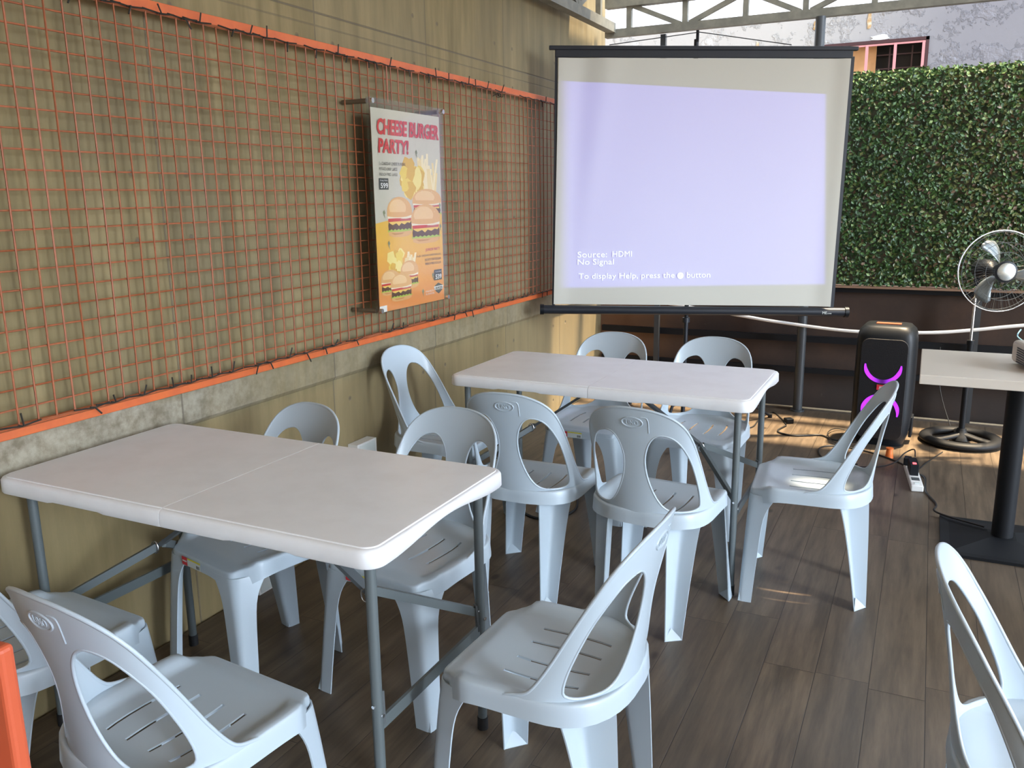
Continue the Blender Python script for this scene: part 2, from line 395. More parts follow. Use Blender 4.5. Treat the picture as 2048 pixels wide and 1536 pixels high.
# white patch of filler and rust stains on the render
def stain(name, px, pz, w_, h_, colr, label):
    mb = MB(); P_ = []; k = 14
    for i in range(k):
        a = 2*pi*i/k; rr = 1+.25*random.uniform(-1, 1); P_.append((px+w_*cos(a)*rr, pz+h_*sin(a)*rr))
    mb.add([(x, YB-.004, z) for x, z in P_], [tuple(range(k))], colr); o = mb.build(name, solid=.003); return tag(o, label, 'stain')
M['rust'] = speckled('rust_stain', (.42, .25, .10), (.66, .58, .45), 22, .8); M['filler'] = mat('white_filler', (.85, .85, .84), .8)
stain('rust_stain', -.595, 2.80, .018, .075, 'rust', 'brown rust stain high on the grey wall above the grilled window')
stain('wall_filler_patch', -.50, 2.665, .07, .022, 'filler', 'white filler patch on the grey wall just over the window top')
stain('rust_streak', -1.49, 2.66, .016, .06, 'rust', 'short brown streak on the pale wall above the projection screen')
stain('damp_patch', -1.0, 2.80, .030, .045, 'rust', 'brown damp patch on the wall left of the round roof post')
# roof sheet with open strip at the far end and one missing piece
mb = MB()
hx0, hx1, hy0, hy1 = .140, .275, 3.345, 3.415
def rq(a, b, c, d): mb.box(((a+b)/2, (c+d)/2, 2.87), (b-a, d-c, .03), 'roof')
RX0, RX1, RY0, RY1 = WX, 3.4, -4., 5.36
rq(RX0, hx0, RY0, RY1); rq(hx1, RX1, RY0, RY1); rq(hx0, hx1, RY0, hy0); rq(hx0, hx1, hy1, RY1)
tag(mb.build('ceiling'), kind='structure')
# street ground outside
mb = MB(); mb.box((0, 2, -.66), (60, 60, .1), mat('outside_ground', (.22, .21, .20), .9)); tag(mb.build('ground'), kind='structure')
# back wall behind the viewer, plus an unseen low partition added to darken chair backs
mb = MB(); mb.box((1.42, -4.05, .4), (7.16, .1, 1.2), mat('back_wall_paint', (.45, .33, .24), .8)); mb.box((-.93, -1.1, .48), (2.45, .1, .96), mat('added_shade_partition', (.14, .055, .03), .6)); tag(mb.build('wall_near_and_shade'), kind='structure')

# ------------------------------------------------------------------ roof truss and posts
def truss_x():
    t = empty('roof_truss', (-2.10, 5.83, 2.47)); tag(t, 'grey steel roof truss crossing above the screen between wall and post', 'truss')
    o = Vector(t.location); b = lambda n, a, c, w_, h_: (lambda mb: (mb.bar(Vector(a)-o, Vector(c)-o, w_, h_, 'truss'), mb.build(n, t)))(MB())
    b('bottom_chord', (-2.10, 5.83, 2.50), (4.5, 5.83, 2.50), .05, .05); b('top_chord', (-2.10, 5.83, 2.715), (4.5, 5.83, 2.715), .06, .11)
    xs = [-1.935, -1.555, -1.166, -.803, -.411, -.02, .37, .76]
    for x in xs: b('web_post', (x, 5.83, 2.515), (x, 5.83, 2.67), .034, .034)
    for i in range(len(xs)-1):
        a, c = ((xs[i]+.02, 2.665), (xs[i+1]-.03, 2.52)) if i % 2 == 0 else ((xs[i]+.03, 2.52), (xs[i+1]-.02, 2.665))
        b('web_diagonal', (a[0], 5.83, a[1]), (c[0], 5.83, c[1]), .03, .03)
truss_x()
def truss_y():
    t = empty('roof_truss', (-2.05, 5.79, 2.49)); tag(t, 'steel roof truss running along the top of the concrete wall', 'truss')
    o = Vector(t.location); b = lambda n, a, c, w_, h_: (lambda mb: (mb.bar(Vector(a)-o, Vector(c)-o, w_, h_, 'truss'), mb.build(n, t)))(MB())
    b('bottom_chord', (-2.05, 5.80, 2.53), (-2.05, 2.5, 2.53), .06, .06); b('top_chord', (-2.05, 5.78, 2.80), (-2.05, 2.5, 2.80), .06, .06)
    ysx = [5.55, 5.17, 4.79, 4.41]
    for yy in ysx: b('web_post', (-2.05, yy, 2.55), (-2.05, yy, 2.78), .034, .034)
    for i in range(3): b('web_diagonal', (-2.05, ysx[i], 2.56 if i % 2 else 2.77), (-2.05, ysx[i+1], 2.77 if i % 2 else 2.56), .03, .03)
truss_y()
mb = MB(); mb.tube([(0, 0, 0), (0, 0, 2.475)], .030, 'post', 20); mb.tube([(0, 0, 0), (0, 0, .012)], .045, 'post', 20)
o = mb.build('roof_post', smooth=40); o.location = (-.708, 5.80, 0); tag(o, 'round dark steel roof post standing right behind the screen', 'post')
mb = MB(); mb.box((0, 0, 1.235), (.034, .034, 2.47), 'post'); o = mb.build('roof_post'); o.location = (-1.705, 5.86, 0)
tag(o, 'slim square steel post behind the left half of the screen', 'post')
mb = MB(); mb.box((0, 0, .40), (.036, .036, .80), 'post'); o = mb.build('railing_post'); o.location = (.298, 5.86, 0)
tag(o, 'short dark square post behind the pedestal fan pole', 'post')
for nm, z_, h_, xa, lb in (('railing_bar', .472, .042, -2.14, 'upper black horizontal bar along the dark brown parapet'), ('railing_bar', .258, .034, -2.14, 'lower black horizontal bar along the dark brown parapet')):
    mb = MB(); mb.box((0, 0, 0), (4.9-xa, .03, h_), 'black'); o = mb.build(nm); o.location = ((4.9+xa)/2, 5.925, z_); tag(o, lb, 'rail', 'black parapet bars')
# hedge panel of plastic leaves
hp = empty('artificial_hedge', (.35, 5.92, .84)); tag(hp, 'green artificial hedge panel fixed on the far wall beside the screen', 'hedge')
HX0, HX1, HZ0, HZ1 = -1.35, 1.9, .0, 1.305
mb = MB(); mb.box(((HX0+HX1)/2-.35, .045, (HZ0+HZ1)/2), (HX1-HX0, .02, HZ1-HZ0), speckled('hedge_backing', (.025, .04, .015), (.09, .075, .045), 14, .9)); mb.build('hedge_backing', hp)
lm = []
for nm, c in (('leaf_green', (.045, .115, .024)), ('leaf_dark', (.020, .060, .016)), ('leaf_olive', (.12, .14, .04)), ('leaf_pale', (.17, .26, .08)), ('leaf_brown', (.12, .075, .04))):
    lm.append(mat(nm, c, .42))
mb = MB(); rnd = random.random
for i in range(30000):
    x = HX0+rnd()*(HX1-HX0); z = HZ0+rnd()*(HZ1-HZ0+.01)
    zone = sin(x*2.1+1)+sin(z*3.3+x)
    if x < -.95 and rnd() < .6: continue
    d = rnd()**1.3*.045
    L_ = random.uniform(.009, .016); wd = L_*random.uniform(.5, .75)
    a = random.uniform(0, 2*pi); tl = random.uniform(-1.1, 1.1)
    u = Vector((cos(a), -abs(sin(tl))*.6, sin(a))).normalized(); v = Vector((-sin(a), random.uniform(-.5, .5), cos(a))).normalized()
    p = Vector((x-.35, .03-d, z)); nn = Vector((0, -1, 0))*L_*.18
    k = rnd(); top = z > HZ1-.05
    bro = .10 if x > .1 else .05
    mi = 3 if (k < .07 or (top and k < .4)) else (4 if k > 1-bro else (2 if k < (.26 if x > 0 else .16) else (1 if k < .60 else 0)))
    mb.add([p-u*L_, p+v*wd+nn, p+u*L_, p-v*wd+nn], [(0, 1, 2), (0, 2, 3)], lm[mi])
tag(mb.build('foliage', hp), kind='stuff')
# sagging white pipe along the parapet
pts = catmull([(-1.9, 5.80, .72), (-1.45, 5.78, .67), (-1.07, 5.75, .627), (-.843, 5.75, .60), (-.41, 5.745, .566), (.019, 5.74, .580), (.288, 5.75, .611), (.54, 5.75, .652), (1.1, 5.76, .72), (1.9, 5.8, .80)], 8, False)
mb = MB(); mb.tube(pts, .0105, 'hose', 10); tag(mb.build('pipe', smooth=60), 'white plastic pipe sagging in front of the dark parapet', 'pipe')
mb = MB(); mb.tube(catmull([(.522, 5.72, .63), (.49, 5.5, .62), (.478, 4.7, .70), (.47, 4.25, .775), (.455, 3.98, .77)], 8, False), .004, 'bluecable', 8)
tag(mb.build('cable', smooth=60), 'thin blue cable running from the white pipe to the projector', 'cable')

# ------------------------------------------------------------------ orange wire mesh panel on the left wall
PY0, PY1 = .75, 4.945
mp = empty('wire_mesh_panel', (-2.10, 2.85, .83)); tag(mp, 'orange welded wire mesh panel between two rails on the concrete wall', 'mesh panel')
def loc(x, y, z): return (x+2.10, y-2.85, z-.83)
for z_ in (.845, 1.985):
    mb = MB(); mb.box(loc(-2.113, (PY0+PY1)/2, z_), (.030, PY1-PY0, .030), 'orange'); mb.build('rail', mp, bevel=.002)
mb = MB(); yy = 1.418-.055*12; k = 0
while yy < PY1-.01:
    j = random.uniform(-.0015, .0015); mb.tube([loc(-2.096, yy+j, .862), loc(-2.093+random.uniform(-.002, .002), yy-j*2, 1.4), loc(-2.096, yy+j, 1.968)], .0027, 'wire', 6); yy += .0547
zz = .855
while zz < 1.975:
    mb.tube([loc(-2.0995, PY0+.02+i*.7, zz+random.uniform(-.001, .001)) for i in range(6)]+[loc(-2.0995, PY1, zz)], .0027, 'wire', 6); zz += .0505
mb.tube([loc(-2.092, 3.13, 1.82), loc(-2.092, 3.13, 1.968)], .0035, 'wire', 6)
for (a_, b_) in ((.862, .862), (1.968, 1.968)): mb.tube([loc(-2.094, PY0, a_), loc(-2.094, PY1, b_)], .0028, 'wire', 5)
mb.build('wire_grid', mp, smooth=60)
yy = 1.36; i = 0
while yy < 4.9:
    for z_, up_ in ((.862, 1), (1.968, -1)):
        if random.random() < .2: continue
        y = yy+random.uniform(-.03, .03); s = random.uniform(-.018, .018); q = random.choice((-1, 1))
        mb = MB(); L_ = random.uniform(.026, .046)
        mb.tube([loc(-2.086, y-.012, z_+.003*up_), loc(-2.082, y, z_), loc(-2.078, y+s, z_-L_*q*.8)], .0026, 'tie', 5)
        mb.tube([loc(-2.090, y-.06, z_+.004), loc(-2.088, y, z_-.002), loc(-2.090, y+.055, z_+.003)], .0024, 'tie', 5)
        mb.build('wire_tie', mp)
    yy += .095
# small black tangle of wire
mb = MB(); mb.tube([(0.01*cos(a*1.3)*(1+a*.1), .03*cos(a)+a*.002, .008*sin(a*1.7)) for a in [k*.5 for k in range(30)]], .0016, 'tie', 5)
o = mb.build('wire_scrap', smooth=60); o.location = (-2.075, 4.11, 1.943); tag(o, 'small tangle of black wire under the top orange rail', 'wire')
# white sockets low on the wall
for x, y, z, sy, sz, lb in ((-2.145, 2.90, .36, .14, .075, 'white surface socket box on the concrete wall beyond the near table'), (-2.145, 2.235, .03, .09, .07, 'white box low on the concrete wall under the near table')):
    mb = MB(); mb.box((0, 0, 0), (.05, sy, sz), 'white'); mb.box((.026, 0, 0), (.003, sy*.8, sz*.8), 'labelw'); o = mb.build('socket_box', bevel=.004); o.location = (x, y, z+.005); tag(o, lb, 'socket')

# ------------------------------------------------------------------ poster
PX = -2.02
po = empty('burger_poster', (PX, 3.166, .963)); tag(po, 'cheese burger party poster behind clear acrylic on the orange mesh', 'poster')
def pl(x, y, z): return (x-PX, y-3.166, z-.963)
PU0, PUW, PV1, PVH = 2.903, .527, 1.781, .816
def uv(u, v, d=0.): return pl(PX-.004+d, PU0+u*PUW, PV1-v*PVH)
def pm(name, c): M[name] = mat(name, c, .45); return name
for nm, c in dict(p_cream=(.60, .565, .47), p_red=(.60, .035, .04), p_ink=(.07, .075, .07), p_bun=(.76, .42, .17), p_bun2=(.85, .56, .28), p_bund=(.58, .28, .09), p_sesame=(.85, .72, .5), p_tomato=(.62, .05, .04),
                  p_cheese=(.88, .58, .12), p_mayo=(.86, .78, .6), p_patty=(.12, .055, .03), p_lettuce=(.42, .55, .08), p_chip=(.85, .62, .10), p_chipd=(.72, .42, .05), p_chipl=(.9, .74, .25), p_fry=(.86, .66, .32), p_fryl=(.9, .76, .48), p_white=(.8, .8, .78), p_pink=(.55, .10, .10), p_herb=(.25, .27, .16)).items(): pm(nm, c)
mo = mat('p_orange', (.8, .42, .08), .45); nt = NT(mo)
nt.color(nt.ramp(nt.step(nt.xyz.outputs['Z'], .0, .38), [(0., (.80, .30, .09)), (.5, (.84, .42, .08)), (1., (.84, .50, .08))])); M['p_orange'] = mo
mb = MB(); mb.add([uv(0, 0), uv(1, 0), uv(1, 1), uv(0, 1)], [(0, 3, 2, 1)], 'p_cream')
lay = [.0003]
def shape(P, m):
    lay[0] += .000005; mb.add([uv(a, b, lay[0]) for a, b in P], [tuple(range(len(P)))], m)
def area(P): return P
shape([(0, .555)]+[(.1*i, .555-.03*sin(i/10*pi*.6)-.02*(i/10)) for i in range(1, 10)]+[(1, .522), (1, 1), (0, 1)], 'p_orange')
def burger(cx, t, w_, h_):
    V = lambda a, b: (cx+a*w_/2, t+b*h_)
    shape([V(cos(a)*1.0, .36-.36*sin(a)) for a in [pi*k/16 for k in range(17)]]+[V(-1.0, .50), V(-.5, .53), (V(.5, .53)), V(1.0, .49)], 'p_bun')
    shape([V(-.15+cos(a)*.68, .30-.24*sin(a)) for a in [pi*k/12 for k in range(13)]]+[V(-.75, .37), V(.45, .38)], 'p_bun2')
    shape([V(-.98, .47), V(-.5, .50), V(0, .51), V(.5, .50), V(.97, .46), V(.95, .535), V(.5, .555), (V(-.5, .56)), V(-.95, .54)], 'p_mayo')
    shape([V(-.93, .53), V(-.3, .525), V(.1, .53), V(.1, .61), V(-.4, .625), V(-.92, .62)], 'p_tomato')
    shape([V(.05, .54), V(.5, .55), V(.9, .53), V(.9, .60), V(.4, .62), V(.05, .61)], 'p_pink')
    shape([V(-.95, .70), V(-.9, .62), V(0, .62), V(.9, .61), V(.95, .69), V(.9, .83), V(.3, .85), V(-.4, .85), V(-.92, .83)], 'p_patty')
    shape([V(-.9, .61), V(0, .605), V(.9, .60), V(.8, .66), V(.6, .64), V(.35, .69), V(.1, .65), V(-.1, .72), V(-.3, .65), V(-.6, .69), V(-.8, .65)], 'p_cheese')
    shape([V(-1.0+2.0*k/14, .80+(.025 if k % 2 else -.01)) for k in range(15)]+[V(.98-1.96*k/14, .86+(.02 if k % 2 else 0)) for k in range(15)], 'p_lettuce')
    shape([V(-.94, .85), V(0, .87), V(.94, .85), V(.92, .93), V(.6, .985), V(0, 1.0), V(-.6, .99), V(-.92, .94)], 'p_bun')
    shape([V(-.75, .88), V(-.1, .895), V(.3, .89), V(.1, .93), V(-.5, .94)], 'p_bund')
    for k in range(26):
        a = random.uniform(-.75, .75); b = .05+.16*rnd(); 
        if (a/.95)**2+((.36-b)/.36)**2 < .92: shape([V(a, b), V(a+.025, b+.006), V(a+.03, b+.016), V(a, b+.012)], 'p_sesame')
def fries(cx, cy, w_, h_, n_):
    for k in range(n_):
        a = random.uniform(-.55, .55); x = cx+random.uniform(-.4, .4)*w_; L_ = h_*random.uniform(.5, 1); t = .020
        dx, dv = sin(a)*L_*.9, -cos(a)*L_
        shape([(x, cy), (x+t*1.5, cy), (x+t*1.5+dx, cy+dv), (x+dx, cy+dv)], 'p_fry' if k % 2 else 'p_fryl')
def chips(cx, cy, w_, h_, n_):
    for k in range(n_):
        x = cx+random.uniform(-.38, .38)*w_; y = cy-random.uniform(.1, .9)*h_; r_ = w_*random.uniform(.16, .26); ph = rnd()*6
        shape([(x+r_*cos(2*pi*j/9+ph)*(1+.2*sin(j*3+ph)), y+r_*.62*sin(2*pi*j/9+ph)*(1+.2*cos(j*2))) for j in range(9)][::-1], ('p_chip', 'p_chipl', 'p_chipd')[k % 3 if k % 5 else 2])
fries(.76, .40, .34, .20, 26); chips(.55, .43, .32, .19, 34)
burger(.765, .385, .46, .16); burger(.34, .425, .36, .205); burger(.735, .465, .46, .21)
fries(.40, .80, .26, .10, 18); chips(.26, .80, .22, .10, 20)
burger(.165, .79, .26, .13); burger(.45, .755, .27, .15); burger(.32, .815, .31, .145)
for (a, b) in ((.60, .195), (.10, .50), (.15, .655), (.80, .85), (.63, .93), (.95, .47), (.95, .585)):
    shape([(a, b), (a+.02, b-.012), (a+.035, b+.005), (a+.022, b+.012), (a+.03, b+.035), (a+.012, b+.018)], 'p_herb')
shape([(.065, .334), (.195, .334), (.195, .390), (.065, .390)], 'p_ink'); shape([(.835, .826), (.965, .826), (.965, .885), (.835, .885)], 'p_ink')
shape([(.84, .915), (.90, .900), (.97, .915), (.96, .945), (.905, .962), (.85, .945)], 'p_ink'); shape([(.825, .918), (.985, .918), (.975, .938), (.835, .938)], 'p_white')
shape([(0, .968), (.10, .968), (.10, 1.), (0, 1.)], 'p_white')
# sheet: make normals face the room
ps = mb.build('printed_sheet', po); 
for p in ps.data.polygons:
    pass
bm = bmesh.new(); bm.from_mesh(ps.data)
for f in bm.faces:
    if f.normal.x < 0: f.normal_flip()
bm.to_mesh(ps.data); bm.free()
mb = MB()
def ptext(t, u, v, w_, h_, m, bold=.0, shear=0.):
    g, fs = text_fit(t, w_, h_, bold, shear); mb.add([uv(u+a, v-b, .0045) for a, b in g], fs, m)
ptext('CHEESE BURGER', .065, .125, .91, .078, 'p_red', .04, .12); ptext('PARTY!', .07, .213, .43, .072, 'p_red', .04, .12)
ptext('3 x CHEDDAR CHEESE BURGERS', .07, .270, .37, .015, 'p_ink'); ptext('POTATO CRISP  LARGE', .07, .296, .25, .014, 'p_ink'); ptext('FRENCH FRIES  LARGE', .07, .322, .25, .014, 'p_ink')
ptext('Crazy Value', .075, .350, .10, .009, 'p_white'); ptext('599', .08, .383, .10, .026, 'p_white', .02)
ptext('JUNIOR PARTY', .70, .722, .24, .020, 'p_pink', .02, .1)
ptext('3 x JR. CHEDDAR CHEESE BURGERS', .56, .748, .39, .013, 'p_ink'); ptext('POTATO CRISP REGULAR', .69, .771, .26, .013, 'p_ink'); ptext('FRENCH FRIES REGULAR', .69, .793, .26, .013, 'p_ink')
ptext('Crazy Value', .85, .842, .10, .008, 'p_white'); ptext('539', .85, .878, .10, .026, 'p_white', .02)
ptext('AVAILABLE IN', .68, .942, .13, .010, 'p_white'); ptext('ALL BRANCHES', .68, .957, .14, .010, 'p_white'); ptext('BURGER', .85, .936, .11, .015, 'p_ink', .02)
mb.build('lettering', po)
ac = bpy.data.materials.new('clear_acrylic'); ac.use_nodes = True; t = ac.node_tree; t.nodes.remove(t.nodes['Principled BSDF'])
mx = t.nodes.new('ShaderNodeMixShader'); tr = t.nodes.new('ShaderNodeBsdfTransparent'); gl = t.nodes.new('ShaderNodeBsdfGlossy'); fr = t.nodes.new('ShaderNodeMapRange'); lw = t.nodes.new('ShaderNodeLayerWeight'); lw.inputs[0].default_value = .3; t.links.new(lw.outputs['Facing'], fr.inputs[0]); fr.inputs[3].default_value = .03; fr.inputs[4].default_value = .22
tr.inputs[0].default_value = (.95, .95, .94, 1); gl.inputs['Roughness'].default_value = .08
t.links.new(fr.outputs[0], mx.inputs[0]); t.links.new(tr.outputs[0], mx.inputs[1]); t.links.new(gl.outputs[0], mx.inputs[2]); t.links.new(mx.outputs[0], t.nodes['Material Output'].inputs[0])
mb = MB(); mb.box(pl(PX+.006, 3.1645, 1.390), (.004, .563, .855), ac); mb.build('acrylic_cover', po)
mb = MB(); mb.box(pl(PX-.008, 3.1645, 1.390), (.003, .563, .855), ac); mb.build('acrylic_back', po)
for y in (2.893, 3.436):
    for z in (.975, 1.803):
        mb = MB(); mb.tube([pl(-2.148, y, z), pl(PX-.012, y, z)], .0095, mat('bolt_brown', (.16, .12, .08), .4, .5) if 'bolt' not in M else M['bolt'], 14); mb.tube([pl(PX+.008, y, z), pl(PX+.018, y, z)], .010, 'chrome', 14)
        mb.build('standoff', po, smooth=40)

# ------------------------------------------------------------------ projection screen
S0 = Vector((-1.955, 4.6, 0)); SE = Vector((.9088, .4172, 0)); SN = Vector((.4172, -.9088, 0))   # SN faces the room
st = empty('projection_screen', (S0.x+SE.x*.777, S0.y+SE.y*.777, 0)); tag(st, 'large tripod projection screen with black frame in the far corner', 'projection screen')
so_ = Vector(st.location)
TILT = -.0195
def sp(u, z, d=0.):
    zz = z+TILT*u
    return S0+SE*u+Vector((0, 0, zz))+SN*d-so_
mb = MB(); NU, NZ = 70, 40; UL0, UL1, UR0, UR1 = -.004, .010, 1.607, 1.596      # bottom-left, top-left, top-right, bottom-right
vs = []
for j in range(NZ+1):
    tz = j/NZ; z = .808+(2.178-.808)*tz
    for i in range(NU+1):
        ti = i/NU; ul = -.012*(1-tz)+.020*tz; ur = 1.603*(1-tz)+1.625*tz; u = ul+(ur-ul)*ti
        fold = .010*exp(-((u-(.30-.20*(1-tz)))/.075)**2)*(tz**1.2)-.006*exp(-((u-(.17-.1*(1-tz)))/.05)**2)*tz
        curl = .012*exp(-(ti/.04)**2)+.016*exp(-((1-ti)/.035)**2)
        vs.append(sp(u, z, .0+fold+curl+.003*sin(u*5)))
mb.add(vs, [(j*(NU+1)+i, j*(NU+1)+i+1, (j+1)*(NU+1)+i+1, (j+1)*(NU+1)+i) for j in range(NZ) for i in range(NU)], 'screen')
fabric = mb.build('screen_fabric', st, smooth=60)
# projected picture: projector light put into fabric and text as emission, fabric masked to the projected rectangle
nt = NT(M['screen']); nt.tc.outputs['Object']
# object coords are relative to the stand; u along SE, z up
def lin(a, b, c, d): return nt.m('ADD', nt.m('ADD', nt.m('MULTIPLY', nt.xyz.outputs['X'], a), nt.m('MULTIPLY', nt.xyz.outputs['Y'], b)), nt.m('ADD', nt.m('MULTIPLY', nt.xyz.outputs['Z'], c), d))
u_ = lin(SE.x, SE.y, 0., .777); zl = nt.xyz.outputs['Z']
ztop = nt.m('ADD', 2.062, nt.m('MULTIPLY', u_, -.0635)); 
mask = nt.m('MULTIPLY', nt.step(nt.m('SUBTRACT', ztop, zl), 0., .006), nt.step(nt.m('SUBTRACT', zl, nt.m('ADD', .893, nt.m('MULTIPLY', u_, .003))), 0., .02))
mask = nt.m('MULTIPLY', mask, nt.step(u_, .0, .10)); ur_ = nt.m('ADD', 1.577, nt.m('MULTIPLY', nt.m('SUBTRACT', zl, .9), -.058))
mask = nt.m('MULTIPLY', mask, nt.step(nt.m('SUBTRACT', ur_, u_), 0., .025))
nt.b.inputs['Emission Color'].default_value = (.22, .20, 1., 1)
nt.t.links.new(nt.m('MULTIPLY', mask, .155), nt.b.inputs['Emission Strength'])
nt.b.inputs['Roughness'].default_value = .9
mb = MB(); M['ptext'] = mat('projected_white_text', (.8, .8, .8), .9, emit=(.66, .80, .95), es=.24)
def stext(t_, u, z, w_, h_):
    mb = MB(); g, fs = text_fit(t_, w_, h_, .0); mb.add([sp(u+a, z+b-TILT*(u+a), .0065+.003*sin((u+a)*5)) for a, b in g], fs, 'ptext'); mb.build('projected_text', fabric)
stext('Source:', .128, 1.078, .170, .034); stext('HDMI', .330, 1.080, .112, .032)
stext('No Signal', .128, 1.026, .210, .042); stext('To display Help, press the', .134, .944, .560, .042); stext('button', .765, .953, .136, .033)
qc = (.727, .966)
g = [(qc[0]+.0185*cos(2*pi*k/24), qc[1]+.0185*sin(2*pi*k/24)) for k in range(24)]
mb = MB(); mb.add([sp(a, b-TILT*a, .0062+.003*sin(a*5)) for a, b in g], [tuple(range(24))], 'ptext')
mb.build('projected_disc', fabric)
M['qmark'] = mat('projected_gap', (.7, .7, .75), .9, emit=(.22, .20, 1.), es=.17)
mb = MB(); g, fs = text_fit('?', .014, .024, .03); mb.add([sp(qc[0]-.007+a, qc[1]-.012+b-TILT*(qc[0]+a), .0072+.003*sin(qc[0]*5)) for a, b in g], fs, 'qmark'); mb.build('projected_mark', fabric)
# frame parts
mb = MB()
for (ua, za, ub, zb, wd) in ((-.013, .80, .008, 2.19, .016), (1.615, .80, 1.637, 2.19, .026)):
    mb = MB(); a, b = sp(ua, za, -.004), sp(ub, zb, -.004); mb.bar(a, b, .012, wd, 'case', upv=SE); mb.build('side_border', st)
mb = MB(); mb.bar(sp(-.033, 2.231), sp(1.665, 2.231), .03, .022, 'case'); mb.bar(sp(.0, 2.205, -.003), sp(1.64, 2.205, -.003), .016, .05, 'case'); mb.build('top_bar', st, bevel=.004)
mb = MB(); mb.tube([sp(-.075, .775), sp(1.70, .775)], .026, 'case', 20); mb.tube([sp(-.092, .775), sp(-.07, .775)], .031, 'blackp', 20); mb.tube([sp(1.69, .775), sp(1.712, .775)], .031, 'blackp', 20)
rc = mb.build('roller_case', st, smooth=40)
mb = MB()
for t_, u, w_, h_ in (('ME', 1.556, .026, .016), ('screen', 1.584, .024, .007)):
    g, fs = text_fit(t_, w_, h_); mb.add([sp(u+a, .765+b, .0275) for a, b in g], fs, 'labelw')
mb.build('maker_mark', rc)
mb = MB(); mb.tube([sp(.777, .10, -.06), sp(.787, 2.285, -.045)], .013, 'case', 14); mb.build('mast', st, smooth=40)
mb = MB(); mb.box(sp(.790, 2.30, -.03), (.014, .014, .06), 'case'); mb.build('handle_block', st)
mb = MB(); mb.tube([sp(.777, .728, -.045), sp(.777, .70, -.045)], .022, 'case', 14); mb.build('mast_collar', st)
mb = MB(); mb.tube([sp(.30, 2.247, 0), sp(.797, 2.318, -.02), sp(.80, 2.318, -.02), sp(1.30, 2.25, 0)], .0025, 'case', 6); mb.build('hanger_cord', st)
base = sp(.777, 0, -.06)
for tx, ty in ((-.844, 5.552), (-1.80, 5.56), (-1.28, 4.50)):
    mb = MB(); f = Vector((tx, ty, .012))-so_
    mb.tube([Vector((base.x, base.y, .42)), f], .009, 'case', 10); mb.tube([f+Vector((0, 0, -.012)), f+Vector((0, 0, .012))], .014, 'rubber', 10)
    mb.bar(Vector((base.x, base.y, .20)), (Vector((base.x, base.y, .42))+f)/2, .010, .006, 'case'); mb.build('leg', st, smooth=40)

